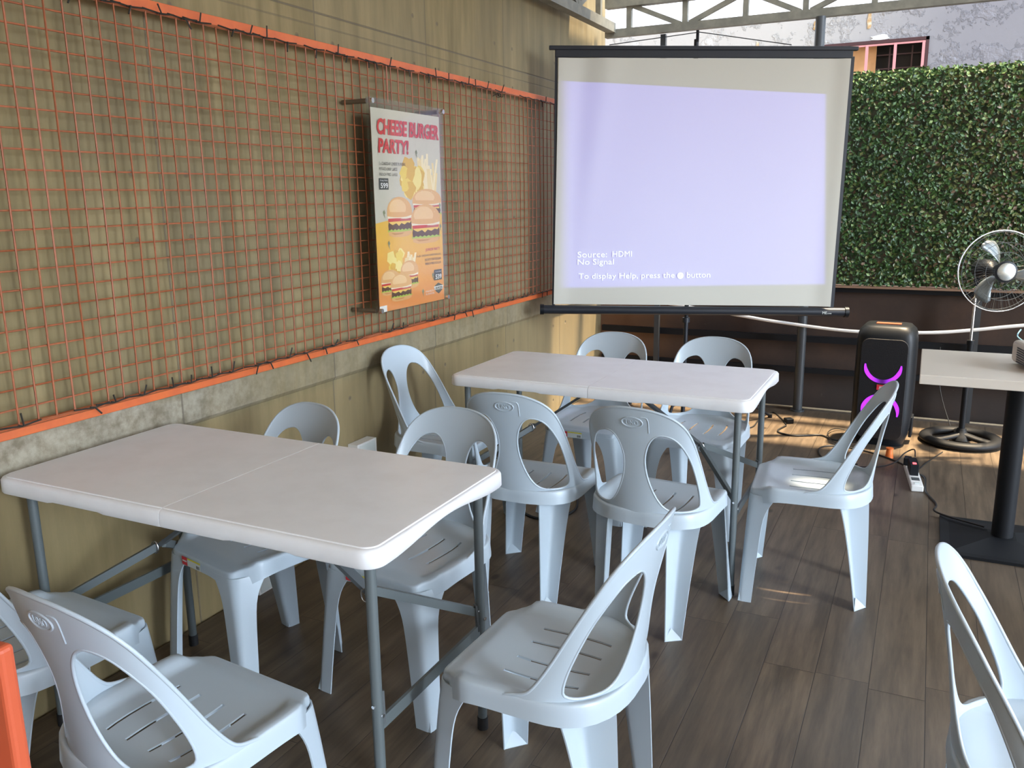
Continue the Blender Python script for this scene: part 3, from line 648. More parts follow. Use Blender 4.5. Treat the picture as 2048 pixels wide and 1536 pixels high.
# ------------------------------------------------------------------ folding tables
TL, TW, TH = 1.1874, .597, .74
def rrect(L_, W_, r, n=7):
    P_ = []
    for cx, cy, a0 in ((L_/2-r, W_/2-r, 0), (-L_/2+r, W_/2-r, 90), (-L_/2+r, -W_/2+r, 180), (L_/2-r, -W_/2+r, 270)):
        for k in range(n+1): a = R(a0+90*k/n); P_.append((cx+r*cos(a), cy+r*sin(a)))
    return P_
def resample(P_, step):
    out = []
    for i in range(len(P_)):
        a, b = Vector(P_[i]), Vector(P_[(i+1) % len(P_)]); k = max(1, int((b-a).length/step))
        for j in range(k): out.append(tuple(a.lerp(b, j/k)))
    return out
def make_table():
    t = empty('folding_table')
    def half(sgn):
        mb = MB(); g = .0009
        # half outline: rounded outer corners, square at the fold
        P_ = resample(rrect(TL, TW, .042), .02)
        P_ = [(x, y) for x, y in P_ if x*sgn > .006]+[(sgn*g, TW/2-.0005), (sgn*g, -TW/2+.0005)]
        P_.sort(key=lambda p: atan2(p[1], (p[0]-sgn*TL/4)))
        n = len(P_)
        def ring(inset, z):
            vs = []
            for x, y in P_:
                k = 1-inset/(TL/2); x2 = x-sgn*0 if abs(x) <= g+1e-6 else x-(inset if x > 0 else -inset)*min(1, max(0, (abs(x)-TL/2+.05)/.05)); y2 = y-(inset if y > 0 else -inset)*min(1, max(0, (abs(y)-TW/2+.05)/.05)) 
                vs.append((x2, y2, z(x, y) if callable(z) else z))
            return vs
        def skirt(x, y):
            d = .044
            if abs(x) > TL/2-.012: d = .044-.020*(.5+.5*cos(min(1, abs(y)/(TW/2-.055))*pi)) if abs(y) < TW/2-.055 else .044
            elif abs(y) > TW/2-.012 and .15 < abs(x)-.06 < .33: d = .0405
            return TH-d
        rings = [ring(.020, TH), ring(.014, TH-.0005), ring(.0125, TH-.003), ring(.009, TH-.003), ring(.004, TH-.005), ring(0., TH-.011), ring(-.001, lambda x, y: skirt(x, y)+.004), ring(.002, skirt), ring(.012, skirt), ring(.012, TH-.016)]
        vs = [v for r_ in rings for v in r_]; fs = [tuple(range(n))]
        for i in range(len(rings)-1):
            for k in range(n): fs.append((i*n+k, (i+1)*n+k, (i+1)*n+(k+1) % n, i*n+(k+1) % n))
        fs.append(tuple((len(rings)-1)*n+k for k in range(n))[::-1])
        mb.add(vs, fs, 'table')
        o = mb.build('tabletop_half', t, smooth=50); recalc(o); return o
    half(1); half(-1)
    for sx_ in (-1, 1):
        lx = sx_*(TL/2-.055); hx = sx_*.360
        for sy_ in (-1, 1):
            ly = sy_*(TW/2-.060); mb = MB()
            mb.tube([(lx, ly, .02), (lx, ly, TH-.02)], .0125, 'steel', 16)
            lg = mb.build('leg', t, smooth=40)
            mb = MB(); mb.tube([(lx, ly, 0), (lx, ly, .035)], .0150, 'rubber', 16); mb.build('foot_cap', lg, smooth=40)
            mb = MB(); mb.tube([(lx+sx_*.0128, ly-.0, .33), (lx+sx_*.016, ly, .33)], .005, 'chrome', 8); mb.tube([(lx, ly-.016, .355), (lx, ly+.016, .355)], .004, 'chrome', 8); mb.build('screw', lg, smooth=40)
            mb = MB(); mb.bar((hx, sy_*.012, .475), (lx-sx_*.004, ly-sy_*.018, .355), .012, .022, 'steel'); mb.bar((lx-sx_*.004, ly-sy_*.018, .375), (lx, ly-sy_*.014, .30), .018, .006, 'darksteel')
            mb.build('brace', t)
        mb = MB(); mb.bar((lx, -(TW/2-.07), .30), (lx, TW/2-.07, .30), .008, .030, 'steel'); mb.build('crossbar', t)
        mb = MB(); mb.tube([(lx, -(TW/2-.060), TH-.03), (lx, TW/2-.060, TH-.03)], .0125, 'steel', 12); mb.build('top_rail', t, smooth=40)
        mb = MB(); mb.bar((hx, 0, .475), (sx_*.10, 0, .655), .028, .010, 'darksteel'); mb.bar((sx_*.10, 0, .655), (sx_*.03, 0, .715), .028, .010, 'darksteel'); sb = mb.build('strut', t)
        mb = MB(); rr_ = [(hx+.013*cos(a)*sx_, -.02, .475+.018*sin(a)) for a in [2*pi*k/16 for k in range(16)]]; mb.tube(rr_, .0018, 'chrome', 6, closed=True); mb.tube([(hx, -.016, .475), (hx, .016, .475)], .006, 'chrome', 8); mb.build('lock_ring', sb, smooth=60)
    for sy_ in (-1, 1):
        mb = MB(); mb.tube([(-.05, sy_*(TW/2-.045), TH-.030), (.05, sy_*(TW/2-.045), TH-.030)], .010, 'darksteel', 10); mb.build('hinge', t, smooth=40)
    return t
tb = make_table(); tb.location = (-1.536, 1.590, 0); tag(tb, 'nearer white folding table, one end against the concrete wall', 'table', 'white folding tables')
t2 = copy_tree(tb); t2.location = (-1.089, 3.160, 0); t2.rotation_euler = (0, 0, -.004); tag(t2, 'farther white folding table standing in front of the projection screen', 'table', 'white folding tables')

# ------------------------------------------------------------------ plastic chairs
ZS = [.43, .50, .60, .68, .785]
fa = lambda z: sinterp(z, ZS, [.200, .193, .187, .183, .180])
fb = lambda z: sinterp(z, ZS, [.170, .140, .105, .080, .060])
fr_ = lambda z: sinterp(z, ZS, [-.200, -.207, -.220, -.235, -.255])
def B(X, z, d=0.):
    th = X*pi/2; a, b = fa(z), fb(z)
    p = Vector((a*sin(th), fr_(z)+b*(1-cos(th)), z))
    if d:
        nrm = Vector((b*sin(th), -a*cos(th), -.15*a)).normalized(); p += nrm*d
    return p
sm = lambda t: (lambda q: q*q*(3-2*q))(max(0., min(1., t)))
def seat_w(y):
    if y >= -.03: return .200-.041*sm((y-.110)/.080)
    q = min(.9995, (-.03-y)/.17); return .2*(1-q**2.6)**(1/2.6)
def seat_z(x, y):
    w_ = max(.02, seat_w(y)); s = abs(x)/w_
    rim = sm((s-.74)/.17)*sm((.152-y)/.022) if y > -.1 else max(sm((s-.74)/.17), sm((-y-.12)/.06))
    z = .4175+.0145*rim-.005*(1-min(1, s)**2)*interp(y, [-.2, -.13, .05, .15], [0, 1, 1, 0])
    z -= .009*sm((y-.15)/.045)
    return z
def make_chair():
    t = empty('plastic_chair')
    # seat
    ys = [.195, .190, .183, .174, .164, .154, .144, .134, .120, .095, .070, .040, .010, -.020, -.050, -.080, -.105]+[-.03-.17*sin(R(a)) for a in (33, 42, 52, 62, 71, 79, 85)]
    ss = [-1, -.95, -.9, -.85, -.80, -.75, -.70, -.65, -.6, -.522, -.478, -.4, -.3, -.20, -.155, -.08, 0]; ss = ss+[-s for s in ss[:-1]][::-1]
    mb = MB(); vs = []; nC = len(ss)
    for y in ys:
        w_ = seat_w(y)
        for s in ss:
            x = s*w_; y2 = y
            if abs(s) < .55 and -.11 < y < .08: x += .004*sin((y+.11)/.19*pi)*(1 if s > 0 else -1)
            rr = .022; fw_ = .159   # rounded front corners
            if y > .195-rr and abs(x) > fw_-rr:
                dx = min(rr, abs(x)-(fw_-rr)); dy = y-(.195-rr); dd = hypot(dx, dy); mm = max(dx, dy)
                if dd > 0: x = (fw_-rr+dx*mm/dd)*(1 if x > 0 else -1); y2 = .195-rr+dy*mm/dd
            vs.append((x, y2, seat_z(x, y2)))
    fs = []
    slots = [(-.522, -.478), (-.20, -.155), (.155, .20), (.478, .522)]
    for j in range(len(ys)-1):
        for i in range(nC-1):
            ym = (ys[j]+ys[j+1])/2
            if -.105 < ym < .07 and any(abs(ss[i]-a) < 1e-6 and abs(ss[i+1]-b) < 1e-6 for a, b in slots): continue
            fs.append((j*nC+i, (j+1)*nC+i, (j+1)*nC+i+1, j*nC+i+1))
    # boundary loop -> skirt
    nR = len(ys)
    loop = [i for i in range(nC)]+[j*nC+nC-1 for j in range(1, nR)]+[(nR-1)*nC+i for i in range(nC-2, -1, -1)]+[j*nC for j in range(nR-2, 0, -1)]
    base = len(vs)
    def outn(x, y):
        if y > .19: nx, ny = 0, 1
        elif y > -.03: nx, ny = (1 if x > 0 else -1), 0
        else:
            q = (-.03-y)/.17; nx = (1 if x > 0 else -1)*(abs(x)/.2)**1.6/.2; ny = -(q**1.6)/.17; l = hypot(nx, ny) or 1; nx /= l; ny /= l
        if y > .175 and abs(x) > .134: nx, ny = (.707 if x > 0 else -.707), .707
        return nx, ny
    for d, dz in ((.0025, .002), (.0045, .007), (.0055, None), (.0075, 'b')):
        for v in loop:
            x, y, z = vs[v]; nx, ny = outn(x, y)
            cd = min([hypot(abs(x)-.155, y-.19), hypot(abs(x)-.165, y+.125)])
            bot = .386-.010*exp(-((y-.19)/.05)**2)-.020*exp(-(cd/.06)**2)*(1 if y > 0 else .15)
            zz = z-dz if isinstance(dz, float) else ((z+bot)/2 if dz is None else bot)
            vs.append((x+nx*d, y+ny*d, zz))
    n = len(loop)
    prev = loop
    for r_ in range(4):
        cur = [base+r_*n+k for k in range(n)]
        for k in range(n): fs.append((prev[k], prev[(k+1) % n], cur[(k+1) % n], cur[k]))
        prev = cur
    mb.add(vs, fs, 'plastic'); o = mb.build('seat', t, smooth=60); recalc(o)
    bm = bmesh.new(); bm.from_mesh(o.data)
    if max(bm.faces, key=lambda f: f.calc_center_median().z if abs(f.normal.z) > .5 else -1).normal.z < 0:
        for f in bm.faces: f.normal_flip()
    bm.to_mesh(o.data); bm.free()
    md = o.modifiers.new('solid', 'SOLIDIFY'); md.thickness = .0035; md.offset = -1; es_(o)
    # backrest
    half = [(0, .785), (.14, .7835), (.27, .778), (.40, .768), (.52, .754), (.63, .735), (.72, .712), (.79, .685), (.845, .65), (.885, .605), (.92, .555), (.95, .505), (.98, .460), (1.02, .438), (1.10, .428), (1.13, .421)]
    outr = [Vector(p) for p in catmull([(p[0], p[1]) for p in half], 3, False)]
    # X beyond 1 continues straight forward along the seat side
    def BX(X, z, d=0.):
        if abs(X) <= 1: return B(X, z, d)
        p = B(1 if X > 0 else -1, z, d); p.y += (abs(X)-1)*.42; return p
    O = [(p.x, p.y) for p in outr]; O = O+[(1.0, .421), (.8, .421), (.6, .421), (.4, .421), (.2, .421), (0, .421)]
    O = O+[(-x, z) for x, z in O[1:-1]][::-1]
    hr = [(.33, .702), (.235, .692), (.165, .665), (.125, .628), (.118, .592), (.135, .555), (.175, .515), (.230, .478), (.295, .452), (.375, .4385), (.50, .4345), (.64, .437), (.735, .452), (.765, .500), (.745, .560), (.695, .615), (.60, .662), (.48, .692)]
    HRp = [(p.x, p.y) for p in catmull(hr, 3)]; HLp = [(-x, z) for x, z in HRp][::-1]
    SX = .25
    pts = []; edges = []
    for P_ in (O, HRp, HLp):
        o0 = len(pts); pts += [Vector((x*SX, z)) for x, z in P_]; edges += [(o0+k, o0+(k+1) % len(P_)) for k in range(len(P_))]
    def dist_b(x, z): return min(hypot((x-p.x/SX)*SX, z-p.y) for p in pts[:nb])
    nb = len(pts)
    zz = .43
    while zz < .785:
        X = -1.1
        while X < 1.1:
            if inpoly(X, zz, O) and not inpoly(X, zz, HRp) and not inpoly(X, zz, HLp) and dist_b(X, zz) > .006: pts.append(Vector((X*SX, zz)))
            X += .052
        zz += .0125
    r = delaunay_2d_cdt(pts, edges, [], 0, 1e-6)
    V2, F2 = r[0], r[2]; keep = []
    for f in F2:
        cx = sum(V2[i].x for i in f)/len(f)/SX; cz = sum(V2[i].y for i in f)/len(f)
        if inpoly(cx, cz, O) and not inpoly(cx, cz, HRp) and not inpoly(cx, cz, HLp): keep.append(tuple(f))
    mb = MB(); mb.add([BX(v.x/SX, v.y, .003) for v in V2], keep, 'plastic')
    o = mb.build('backrest', t, smooth=80); recalc(o)
    bm = bmesh.new(); bm.from_mesh(o.data); bm.faces.ensure_lookup_table()
    f = min(bm.faces, key=lambda f: abs(f.calc_center_median().x)+abs(f.calc_center_median().z-.6))
    if f.normal.y > 0:
        for f in bm.faces: f.normal_flip()
    bm.to_mesh(o.data); bm.free()
    md = o.modifiers.new('solid', 'SOLIDIFY'); md.thickness = .0055; md.offset = -1; es_(o)
    back = o
    mb = MB(); oe = [p for p in O if p[1] > .4215]
    oe = sorted(oe, key=lambda p: p[0])
    mb.tube([BX(x, z, .0005) for x, z in oe], .0042, 'plastic', 8)
    for P_ in (HRp, HLp): mb.tube([BX(x, z, .0005) for x, z in P_], .0036, 'plastic', 8, closed=True)
    mb.build('rolled_edge', back, smooth=80)
    mb = MB()
    def onb(a, z, d):
        th = asin(max(-1, min(1, a/fa(z)))); return B(th/(pi/2), z, d)
    g, fs = text_fit('UNO', .040, .015, .01); mb.add([onb(a-.020, .731+b, .0042) for a, b in g], fs, 'plastic')
    mb.tube([onb(.034*cos(a), .7385+.0165*sin(a), .0030) for a in [2*pi*k/30 for k in range(30)]], .0018, 'plastic', 6, closed=True)
    mb.tube([onb(a, b, .003) for a, b in catmull([(.028, .758), (.046, .757), (.052, .748), (.053, .725), (.053, .708)], 4, False)], .0010, 'plastic', 6)
    lo = mb.build('embossed_logo', back, solid=.0016, off=0)
    # legs
    def leg(apT, A_T, B_T, apB, A_B, B_B, zt, cr=.012):
        mb = MB(); rows = []
        for k in range(17):
            tt = (k/16)**1.6; z = zt*(1-tt); s = tt**.75
            ap = Vector(apT).lerp(Vector(apB), tt); a = Vector(A_T).lerp(Vector(A_B), s); b = Vector(B_T).lerp(Vector(B_B), s)
            da = (a-ap); db = (b-ap); la, lb = da.length, db.length; da.normalize(); db.normalize()
            fl = (.030 if ap.y > 0 else 0.)*exp(-((zt-z)/.045)**1.5); la += fl; lb += fl; a = ap+da*la; b = ap+db*lb; cr = .014+.012*exp(-tt*6)
            row = [a, ap+da*la*.5]
            for q in range(6):
                u = q/5; p0, p1, p2 = ap+da*cr, ap, ap+db*cr
                row.append(p0*(1-u)**2+p1*2*u*(1-u)+p2*u*u)
            row += [ap+db*lb*.5, b]
            rows.append([(p.x, p.y, z) for p in row])
        m_ = len(rows[0]); vs = [p for r_ in rows for p in r_]
        fs = [(i*m_+k, i*m_+k+1, (i+1)*m_+k+1, (i+1)*m_+k) for i in range(16) for k in range(m_-1)]
        mb.add(vs, fs, 'plastic')
        ax, ay = apB; c = Vector(apB)+((Vector(A_B)-Vector(apB))+(Vector(B_B)-Vector(apB)))*.12
        mb.add([(A_B[0], A_B[1], .001), (B_B[0], B_B[1], .001), (c.x, c.y, .034), (apB[0], apB[1], .001)], [(0, 1, 2), (0, 2, 3), (1, 3, 2)], 'plastic')
        o = mb.build('leg', t, smooth=45); recalc(o); md = o.modifiers.new('solid', 'SOLIDIFY'); md.thickness = .0036; md.offset = 0; es_(o)
        return o
    for s in (-1, 1):
        leg((s*.1640, .1990), (s*.1850, .138), (s*.100, .1990), (s*.209, .217), (s*.209, .172), (s*.160, .217), .392)
        leg((s*.118, -.108), (s*.100, -.191), (s*.187, -.096), (s*.115, -.168), (s*.112, -.209), (s*.157, -.172), .396)
    return t, back
def add_sticker(t):
    mb = MB(); y = .2052
    def pq(x0, x1, z0, z1, m, d=0.): mb.add([(x1, y+d, z1), (x0, y+d, z1), (x0, y+d, z0), (x1, y+d, z0)], [(0, 1, 2, 3)], m)
    pq(.056, .084, .377, .403, 'red'); pq(-.014, .055, .398, .403, 'yellow'); pq(-.014, .055, .378, .3975, 'labelw')
    pq(.059, .081, .388, .3925, 'labelw', .0003)
    for k in range(3): pq(-.008+.006*k, -.004+.006*k, .381, .391, 'darksteel', .0003)
    o = mb.build('price_sticker', t); tag(o, 'red and white label with yellow stripe'); return o
CH, _b = make_chair()
chairs = [
 (-.766, 2.700, -4.7, 0, 'grey plastic chair pushed up to the near right side of the farther table'),
 (-1.245, 2.727, .5, 0, 'grey plastic chair at the near left side of the farther table, back to the viewer'),
 (-.314, 3.101, 94.4, 0, 'grey plastic chair at the right end of the farther table with sunlit seat'),
 (-.690, 1.600, 88.2, 0, 'grey plastic chair at the right end of the nearer table, back toward the aisle'),
 (-1.300, 1.984, 174, 1, 'grey plastic chair under the far right side of the nearer table'),
 (-1.788, 1.858, 167, 1, 'grey plastic chair under the far side of the nearer table, next to the wall'),
 (-1.272, 1.077, -5.8, 0, 'grey plastic chair in the left foreground, facing the nearer table, oval logo on its back'),
 (-1.861, 1.166, -4.4, 0, 'grey plastic chair squeezed between the concrete wall and the foreground chair'),
 (.314, 1.619, -88.7, 0, 'grey plastic chair cut off at the lower right corner, facing right'),
 (-1.323, 3.590, 178.3, 1, 'grey plastic chair on the screen side of the farther table, left one'),
 (-.848, 3.618, 178.3, 0, 'grey plastic chair on the screen side of the farther table, right one'),
 (-1.845, 3.105, -91, 0, 'grey plastic chair with its back against the concrete wall below the poster'),
]
for i, (x, y, a, stk, lb) in enumerate(chairs):
    c = CH if i == 0 else copy_tree(CH)
    c.location = (x, y, 0); c.rotation_euler = (0, 0, R(a)); tag(c, lb, 'chair', 'grey plastic chairs around the folding tables')
for c in [o for o in bpy.data.objects if o.parent is None and o.name.startswith('plastic_chair')]:
    for x, y, a, stk, lb in chairs:
        if c['label'] == lb and stk: add_sticker(c)
# orange chair, only its back corner in view
oc = empty('orange_chair', (-1.305, .47, 0), R(4)); tag(oc, 'orange plastic chair at the extreme lower left edge', 'chair')
mb = MB(); mb.box((0, 0, .435), (.40, .36, .03), 'orangechair'); mb.build('seat', oc, bevel=.008)
mb = MB(); mb.box((0, .178, .635), (.40, .026, .37), 'orangechair'); mb.build('backrest', oc, bevel=.008, seg=3)
for sx_ in (-1, 1):
    for sy_ in (-1, 1):
        mb = MB(); mb.box((sx_*.18, sy_*.155, .21), (.035, .035, .42), 'orangechair'); mb.build('leg', oc, bevel=.004)

# ------------------------------------------------------------------ pedestal table and projector
pt = empty('pedestal_table', (.365, 3.80, 0)); tag(pt, 'square cream pedestal table with black base at the right edge', 'table')
tt_ = mat('cream_laminate', (.66, .60, .52), .35)
mb = MB(); mb.box((0, -.005, .7325), (.715, .60, .037), tt_); mb.build('tabletop', pt, bevel=.003)
mb = MB(); mb.tube([(0, .10-.09, .04), (0, .10-.09, .715)], .040, 'black', 24); mb.build('column', pt, smooth=40)
mb = MB(); mb.box((0, .03, .006), (.45, .45, .012), 'black')
mb.add([(-.19, -.16, .012), (.19, -.16, .012), (.19, .22, .012), (-.19, .22, .012), (-.05, -.04, .045), (.05, -.04, .045), (.05, .06, .045), (-.05, .06, .045)], [(0, 1, 5, 4), (1, 2, 6, 5), (2, 3, 7, 6), (3, 0, 4, 7), (4, 5, 6, 7)], 'black'); mb.build('base_plate', pt)
mb = MB(); mb.box((0, .01, .708), (.30, .30, .012), 'black'); mb.build('mounting_plate', pt)
pj = empty('projector', (.50, 3.79, .751), R(12)); tag(pj, 'white projector with slatted vent on the pedestal table', 'projector')
mb = MB(); mb.box((0, 0, .052), (.30, .24, .088), mat('warm_white_plastic', (.55, .50, .44), .4)); mb.build('body', pj, bevel=.018, seg=4)
mb = MB()
for k in range(7): mb.box((-.1505, -.02, .020+k*.009), (.004, .13, .0045), 'blackp'); mb.box((-.10, -.1205, .020+k*.009), (.07, .004, .0045), 'blackp')
mb.build('vent', pj)
mb = MB(); mb.tube([(.02, .118, .055), (.02, .135, .055)], .032, 'blackp', 20); mb.build('lens', pj, smooth=40)
for sx_ in (-1, 1):
    mb = MB(); mb.tube([(sx_*.11, -.08, 0), (sx_*.11, -.08, .012)], .010, 'rubber', 12); mb.build('foot', pj)
mb = MB(); mb.tube([(0, .08, 0), (0, .08, .012)], .010, 'rubber', 12); mb.build('foot', pj)

# ------------------------------------------------------------------ pedestal fan
fn = empty('pedestal_fan', (.255, 5.40, 0)); tag(fn, 'black and silver pedestal fan beside the speaker', 'fan')
mb = MB(); ring = [(.185*cos(2*pi*k/40), .185*sin(2*pi*k/40), .024) for k in range(40)]
mb.tube(ring, .036, 'black', 12, closed=True, flat=.62)
for k in range(3):
    a = R(95+120*k); mb.tube([(0, 0, .05), (.09*cos(a), .09*sin(a), .035), (.18*cos(a), .18*sin(a), .024)], [.030, .026, .028], 'black', 12, flat=.6)
mb.lathe([(.0, .085), (.024, .085), (.030, .06), (.05, .045), (.06, .02)], 'black'); mb.build('base', fn, smooth=50)
mb = MB(); mb.tube([(0, 0, .06), (0, 0, .58)], .0165, 'black', 16); mb.build('pole', fn, smooth=40)
mb = MB(); mb.tube([(0.0, 0, .50), (0, 0, .93)], .0075, 'chrome', 16); mb.tube([(0, 0, .575), (0, 0, .60)], .020, 'black', 16); mb.build('inner_pole', fn, smooth=40)
ax = Vector((.33, -.94, .03)).normalized(); hc = Vector((.348-.255, 5.16-5.40, 1.012)); mo_c = hc-ax*.20
Tz = ax.to_track_quat('Z', 'Y').to_matrix().to_4x4()
def FT(c): return Matrix.Translation(c) @ Tz
mb = MB(); mb.lathe([(0, -.06), (.035, -.06), (.052, -.045), (.056, .0), (.056, .05), (.04, .08), (.02, .10), (.008, .15)], 'blackp', T=FT(mo_c)); mb.box((0, .0, .955), (.03, .05, .09), 'blackp'); mb.build('motor', fn, smooth=40)
mb = MB(); T = FT(hc)
for r_, z_, th in ((.212, .0, .0038), (.205, .028, .0016), (.205, -.030, .0016), (.15, .055, .0013), (.10, .064, .0013), (.15, -.06, .0013), (.10, -.07, .0013)):
    mb.tube([T @ Vector((r_*cos(2*pi*k/48), r_*sin(2*pi*k/48), z_)) for k in range(48)], th, 'chrome' if th > .003 else 'darksteel', 6, closed=True)
mb.build('guard', fn, smooth=60)
mb = MB()
for k in range(60):
    a = 2*pi*k/60; q = lambda r_, z_, tw=0: T @ Vector((r_*cos(a+tw), r_*sin(a+tw), z_))
    mb.tube([q(.045, .066), q(.10, .064, .10), q(.15, .055, .2), q(.205, .028, .3), q(.212, 0, .32)], .0006, 'darksteel', 4, caps=False)
    if k % 2: mb.tube([q(.05, -.075), q(.15, -.06, -.15), q(.205, -.030, -.25), q(.212, 0, -.28)], .0006, 'darksteel', 4, caps=False)
mb.build('guard_wires', fn)
mb = MB(); mb.lathe([(0, .074), (.040, .074), (.046, .070), (.046, .062), (.0, .062)], mat('silver_badge', (.55, .60, .60), .25, .8), T=T); mb.lathe([(.046, .069), (.056, .066), (.056, .055), (.046, .055)], 'blackp', T=T)
mb.lathe([(0, .045), (.03, .045), (.035, .0), (.035, -.02), (0, -.02)], 'blackp', T=T); mb.build('hub', fn, smooth=40)
bl = mat('silver_blade', (.22, .25, .26), .3, .5)
vu = (T.to_3x3().inverted() @ Vector((0, 0, 1)))   # world up in fan plane
a_up = atan2(vu.y, vu.x)
sgn = 1
for k in range(3):
    a0 = a_up+R(12)+k*2*pi/3; mb = MB(); vs = []; nr, nc = 9, 5
    for i in range(nr):
        r_ = .03+(.178-.03)*i/(nr-1); wd = (.30+.45*sin(i/(nr-1)*pi*.62))*(.55 if i == nr-1 else 1)*(.045/max(r_, .06))**.25; sweep = .35*(i/(nr-1))**1.5
        for j in range(nc):
            ta = (j/(nc-1)-.5)*wd; vs.append(T @ Vector((r_*cos(a0+sweep+ta), r_*sin(a0+sweep+ta), (j/(nc-1)-.5)*.035)))
    mb.add(vs, [(i*nc+j, i*nc+j+1, (i+1)*nc+j+1, (i+1)*nc+j) for i in range(nr-1) for j in range(nc-1)], bl); mb.build('blade', fn, smooth=60, solid=.0018, off=0)

# ------------------------------------------------------------------ party speaker
sk = empty('party_speaker', (-.170, 5.27, 0), R(-3)); tag(sk, 'tall black party speaker with two glowing purple rings on the floor', 'speaker')
def sect(z):   # half width, half depth
    w_ = interp(z, [.0, .04, .12, .35, .60, .66, .69], [.125, .142, .158, .160, .158, .150, .120]); return w_, w_*.92
mb = MB(); zs_ = [.0, .02, .05, .10, .16, .25, .35, .45, .55, .61, .64, .665, .682, .690]; vs = []; n = 32
for z in zs_:
    a, b = sect(z)
    for k in range(n):
        th = 2*pi*k/n; c, s = cos(th), sin(th); vs.append((a*abs(c)**.45*(1 if c > 0 else -1), b*abs(s)**.45*(1 if s > 0 else -1), z))
mb.add(vs, [(i*n+k, i*n+(k+1) % n, (i+1)*n+(k+1) % n, (i+1)*n+k) for i in range(len(zs_)-1) for k in range(n)]+[tuple(range(n))[::-1], tuple((len(zs_)-1)*n+k for k in range(n))], 'blackp')
body = mb.build('cabinet', sk, smooth=50)
gm = mat('black_grille', (.006, .006, .008), .5); ng = NT(gm)
vo = ng.t.nodes.new('ShaderNodeTexVoronoi'); vo.inputs['Scale'].default_value = 260; ng.t.links.new(ng.tc.outputs['Object'], vo.inputs['Vector']); ng.bump(vo.outputs['Distance'], .001, .5)
mb = MB(); P_ = rrect(.245, .575, .045, 6); mb.prism(P_, 0, .010, gm, T=Matrix.Translation((0, -.140, .335)) @ Matrix.Rotation(R(90), 4, 'X')); mb.build('grille', sk, bevel=.003)
def ringmat(flip):
    m = mat('purple_led_ring', (.05, .01, .06), .4); q = NT(m)
    f = q.m('ABSOLUTE', q.xyz.outputs['X']); s = q.step(f, .0, .06)
    q.b.inputs['Emission Color'].default_value = (.42, .03, 1., 1); q.t.links.new(q.m('ADD', q.m('MULTIPLY', s, .62), .06), q.b.inputs['Emission Strength']); return m
RM = ringmat(0)
def arc(cz, r0, r1, a0, a1):
    mb = MB(); vs = []; N = 40
    for k in range(N+1):
        t_ = k/N; a = R(a0+(a1-a0)*t_); e_ = min(1, min(t_, 1-t_)*7); th = (r1-r0)*(.35+.65*e_); rm = (r0+r1)/2
        for rr in (rm-th/2, rm+th/2): vs.append((rr*cos(a), -.1525, cz+rr*sin(a)))
    mb.add(vs, [(2*k, 2*k+1, 2*k+3, 2*k+2) for k in range(N)], RM); mb.build('light_ring', sk, solid=.002, off=0)
arc(.475, .083, .104, 178, 362); arc(.205, .083, .104, -12, 192)
mb = MB(); mb.box((0, -.154, .348), (.050, .006, .030), 'red'); lg_ = mb.build('logo_badge', sk)
mb = MB(); g, fs = text_fit('JBL', .028, .014, .02); mb.add([(a-.014, -.1575, .341+b) for a, b in g], fs, 'labelw'); mb.build('logo_letters', lg_)
mb = MB(); mb.box((0, .0, .692), (.13, .05, .006), mat('copper_trim', (.35, .10, .05), .4)); mb.build('handle_trim', sk)
for sx_ in (-1, 1):
    mb = MB(); mb.box((sx_*.158, .03, .10), (.016, .10, .12), 'blackp'); mb.build('corner_bumper', sk, bevel=.004)

# ------------------------------------------------------------------ power strip and cables
psn = empty('power_strip', (.022, 4.575, 0), atan2(-.40, .045)); tag(psn, 'white power strip lying on the floor near the pedestal table', 'power strip')
mb = MB(); mb.box((0, 0, .016), (.40, .056, .032), 'white'); mb.build('housing', psn, bevel=.005)
for k in range(4):
    mb = MB(); mb.box((-.13+k*.075, 0, .0325), (.045, .036, .002), 'darksteel'); mb.build('socket', psn)
mb = MB(); mb.box((.165, 0, .034), (.020, .022, .005), 'labelw'); mb.build('switch', psn)
mb = MB(); mb.box((0, 0, .028), (.13, .040, .056), 'blackp'); mb.box((.045, 0, .058), (.02, .018, .004), mat('red_glow', (.6, .05, .06), .4, emit=(1, .1, .12), es=1.2)); o = mb.build('plug_adapter', bevel=.005)
o.location = (.018, 4.60, .0325); o.rotation_euler = (0, 0, atan2(-.40, .045)); tag(o, 'black plug adapter with red light sitting on the white power strip', 'adapter')
mb = MB(); mb.box((0, 0, .02), (.05, .035, .04), 'blackp'); o = mb.build('plug', bevel=.004); o.location = (-.010, 4.72, .0325); o.rotation_euler = (0, 0, 1.5); tag(o, 'small black plug in the far end of the power strip', 'plug')
def cable(name, P_, r, lb, m='cable', z=None):
    mb = MB(); Q = [(x, y, (z or [r]*len(P_))[i]) for i, (x, y) in enumerate(P_)]; mb.tube([(p.x, p.y, max(r, p.z)) for p in catmull(Q, 8, False)], r, m, 8); return tag(mb.build(name, smooth=60), lb, 'cable')
def G(px, py):   # floor point seen at a photo pixel, used only to measure positions on the floor
    d = fw+rt*((px-1024)/FPX)-up*((py-768)/FPX); k = -CZ/d.z; return (d.x*k, d.y*k)
cable('power_cable', [G(1452, 838), G(1480, 856), G(1505, 855), G(1520, 838), G(1545, 826), G(1562, 838), G(1572, 850)], .0045, 'black cable looping to the plug behind the farther table')
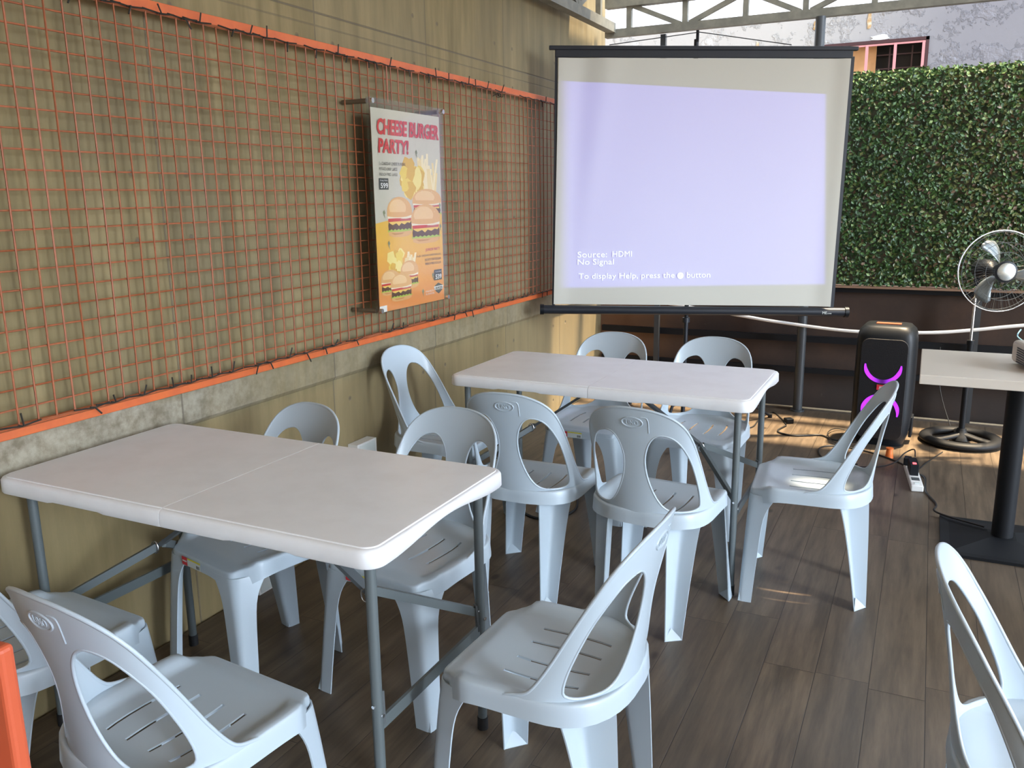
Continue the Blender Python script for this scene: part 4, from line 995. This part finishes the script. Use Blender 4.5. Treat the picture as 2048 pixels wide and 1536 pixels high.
o = MB(); o.box((0, 0, .016), (.05, .05, .032), 'blackp'); o = o.build('plug', bevel=.006); x, y = G(1577, 846); o.location = (x, y, 0); o.rotation_euler = (0, 0, .6); tag(o, 'black cube plug on the floor behind the farther table', 'plug')
cable('power_cable', [G(1572, 853), G(1556, 862), G(1562, 868), G(1590, 873), G(1640, 872), G(1662, 880), G(1690, 884), G(1712, 886)], .0055, 'black extension lead crossing from the cube plug to the speaker')
cable('thin_cable', [G(1700, 862), G(1670, 862), G(1655, 872), G(1665, 888), G(1692, 893)], .003, 'thin black cable looping beside the speaker foot', z=[.003, .016, .018, .016, .003])
cable('thin_cable', [G(1715, 930), G(1665, 925), G(1640, 912), G(1640, 897), G(1668, 893), G(1720, 901), G(1760, 912), G(1795, 925), G(1814, 935)], .0042, 'black cable loop running from beneath the end chair to the power strip')
cable('thin_cable', [G(1712, 935), G(1760, 938), G(1790, 930), G(1808, 917), G(1826, 920), G(1828, 938)], .0035, 'thin black cable arching to the top of the power strip', z=[.003, .014, .016, .03, .06, .07])
cable('thin_cable', [G(1832, 945), G(1848, 930), G(1865, 918), G(1885, 905)], .003, 'thin black cable going from the power strip to the fan base')
cable('power_cable', [G(1838, 950), G(1850, 958), G(1852, 985), G(1872, 1010), (.118, 4.085), (.165, 4.02), (.24, 3.93), (.305, 3.855)], .0045, 'black cable from the power strip to the pedestal table base', z=[.0045, .0045, .0045, .0045, .018, .023, .040, .055])
x, y = G(1778, 915); mb = MB(); mb.tube([(0, 0, 0), (0, 0, .05)], [.022, .016], 'orangeplug', 14); mb.tube([(0, 0, .05), (0, 0, .055)], .020, 'orangeplug', 14); o = mb.build('plastic_socket', smooth=40); o.location = (x, y, 0); tag(o, 'small orange plastic socket on the floor in front of the speaker', 'cup')  # orange plastic socket, shaped as a small tapered cylinder
cable('power_cable', [(-1.60, 3.35), (-1.50, 3.30), (-1.42, 3.34), (-1.38, 3.46), (-1.42, 3.6)], .006, 'black cable curled on the floor beneath the farther table')
mb = MB(); mb.tube(catmull([(.20, 5.58, .05), (.13, 5.68, .25), (.11, 5.72, .5)], 8, False), .003, 'cable', 8); tag(mb.build('thin_cable', smooth=60), 'thin black cable hanging behind the fan base', 'cable')
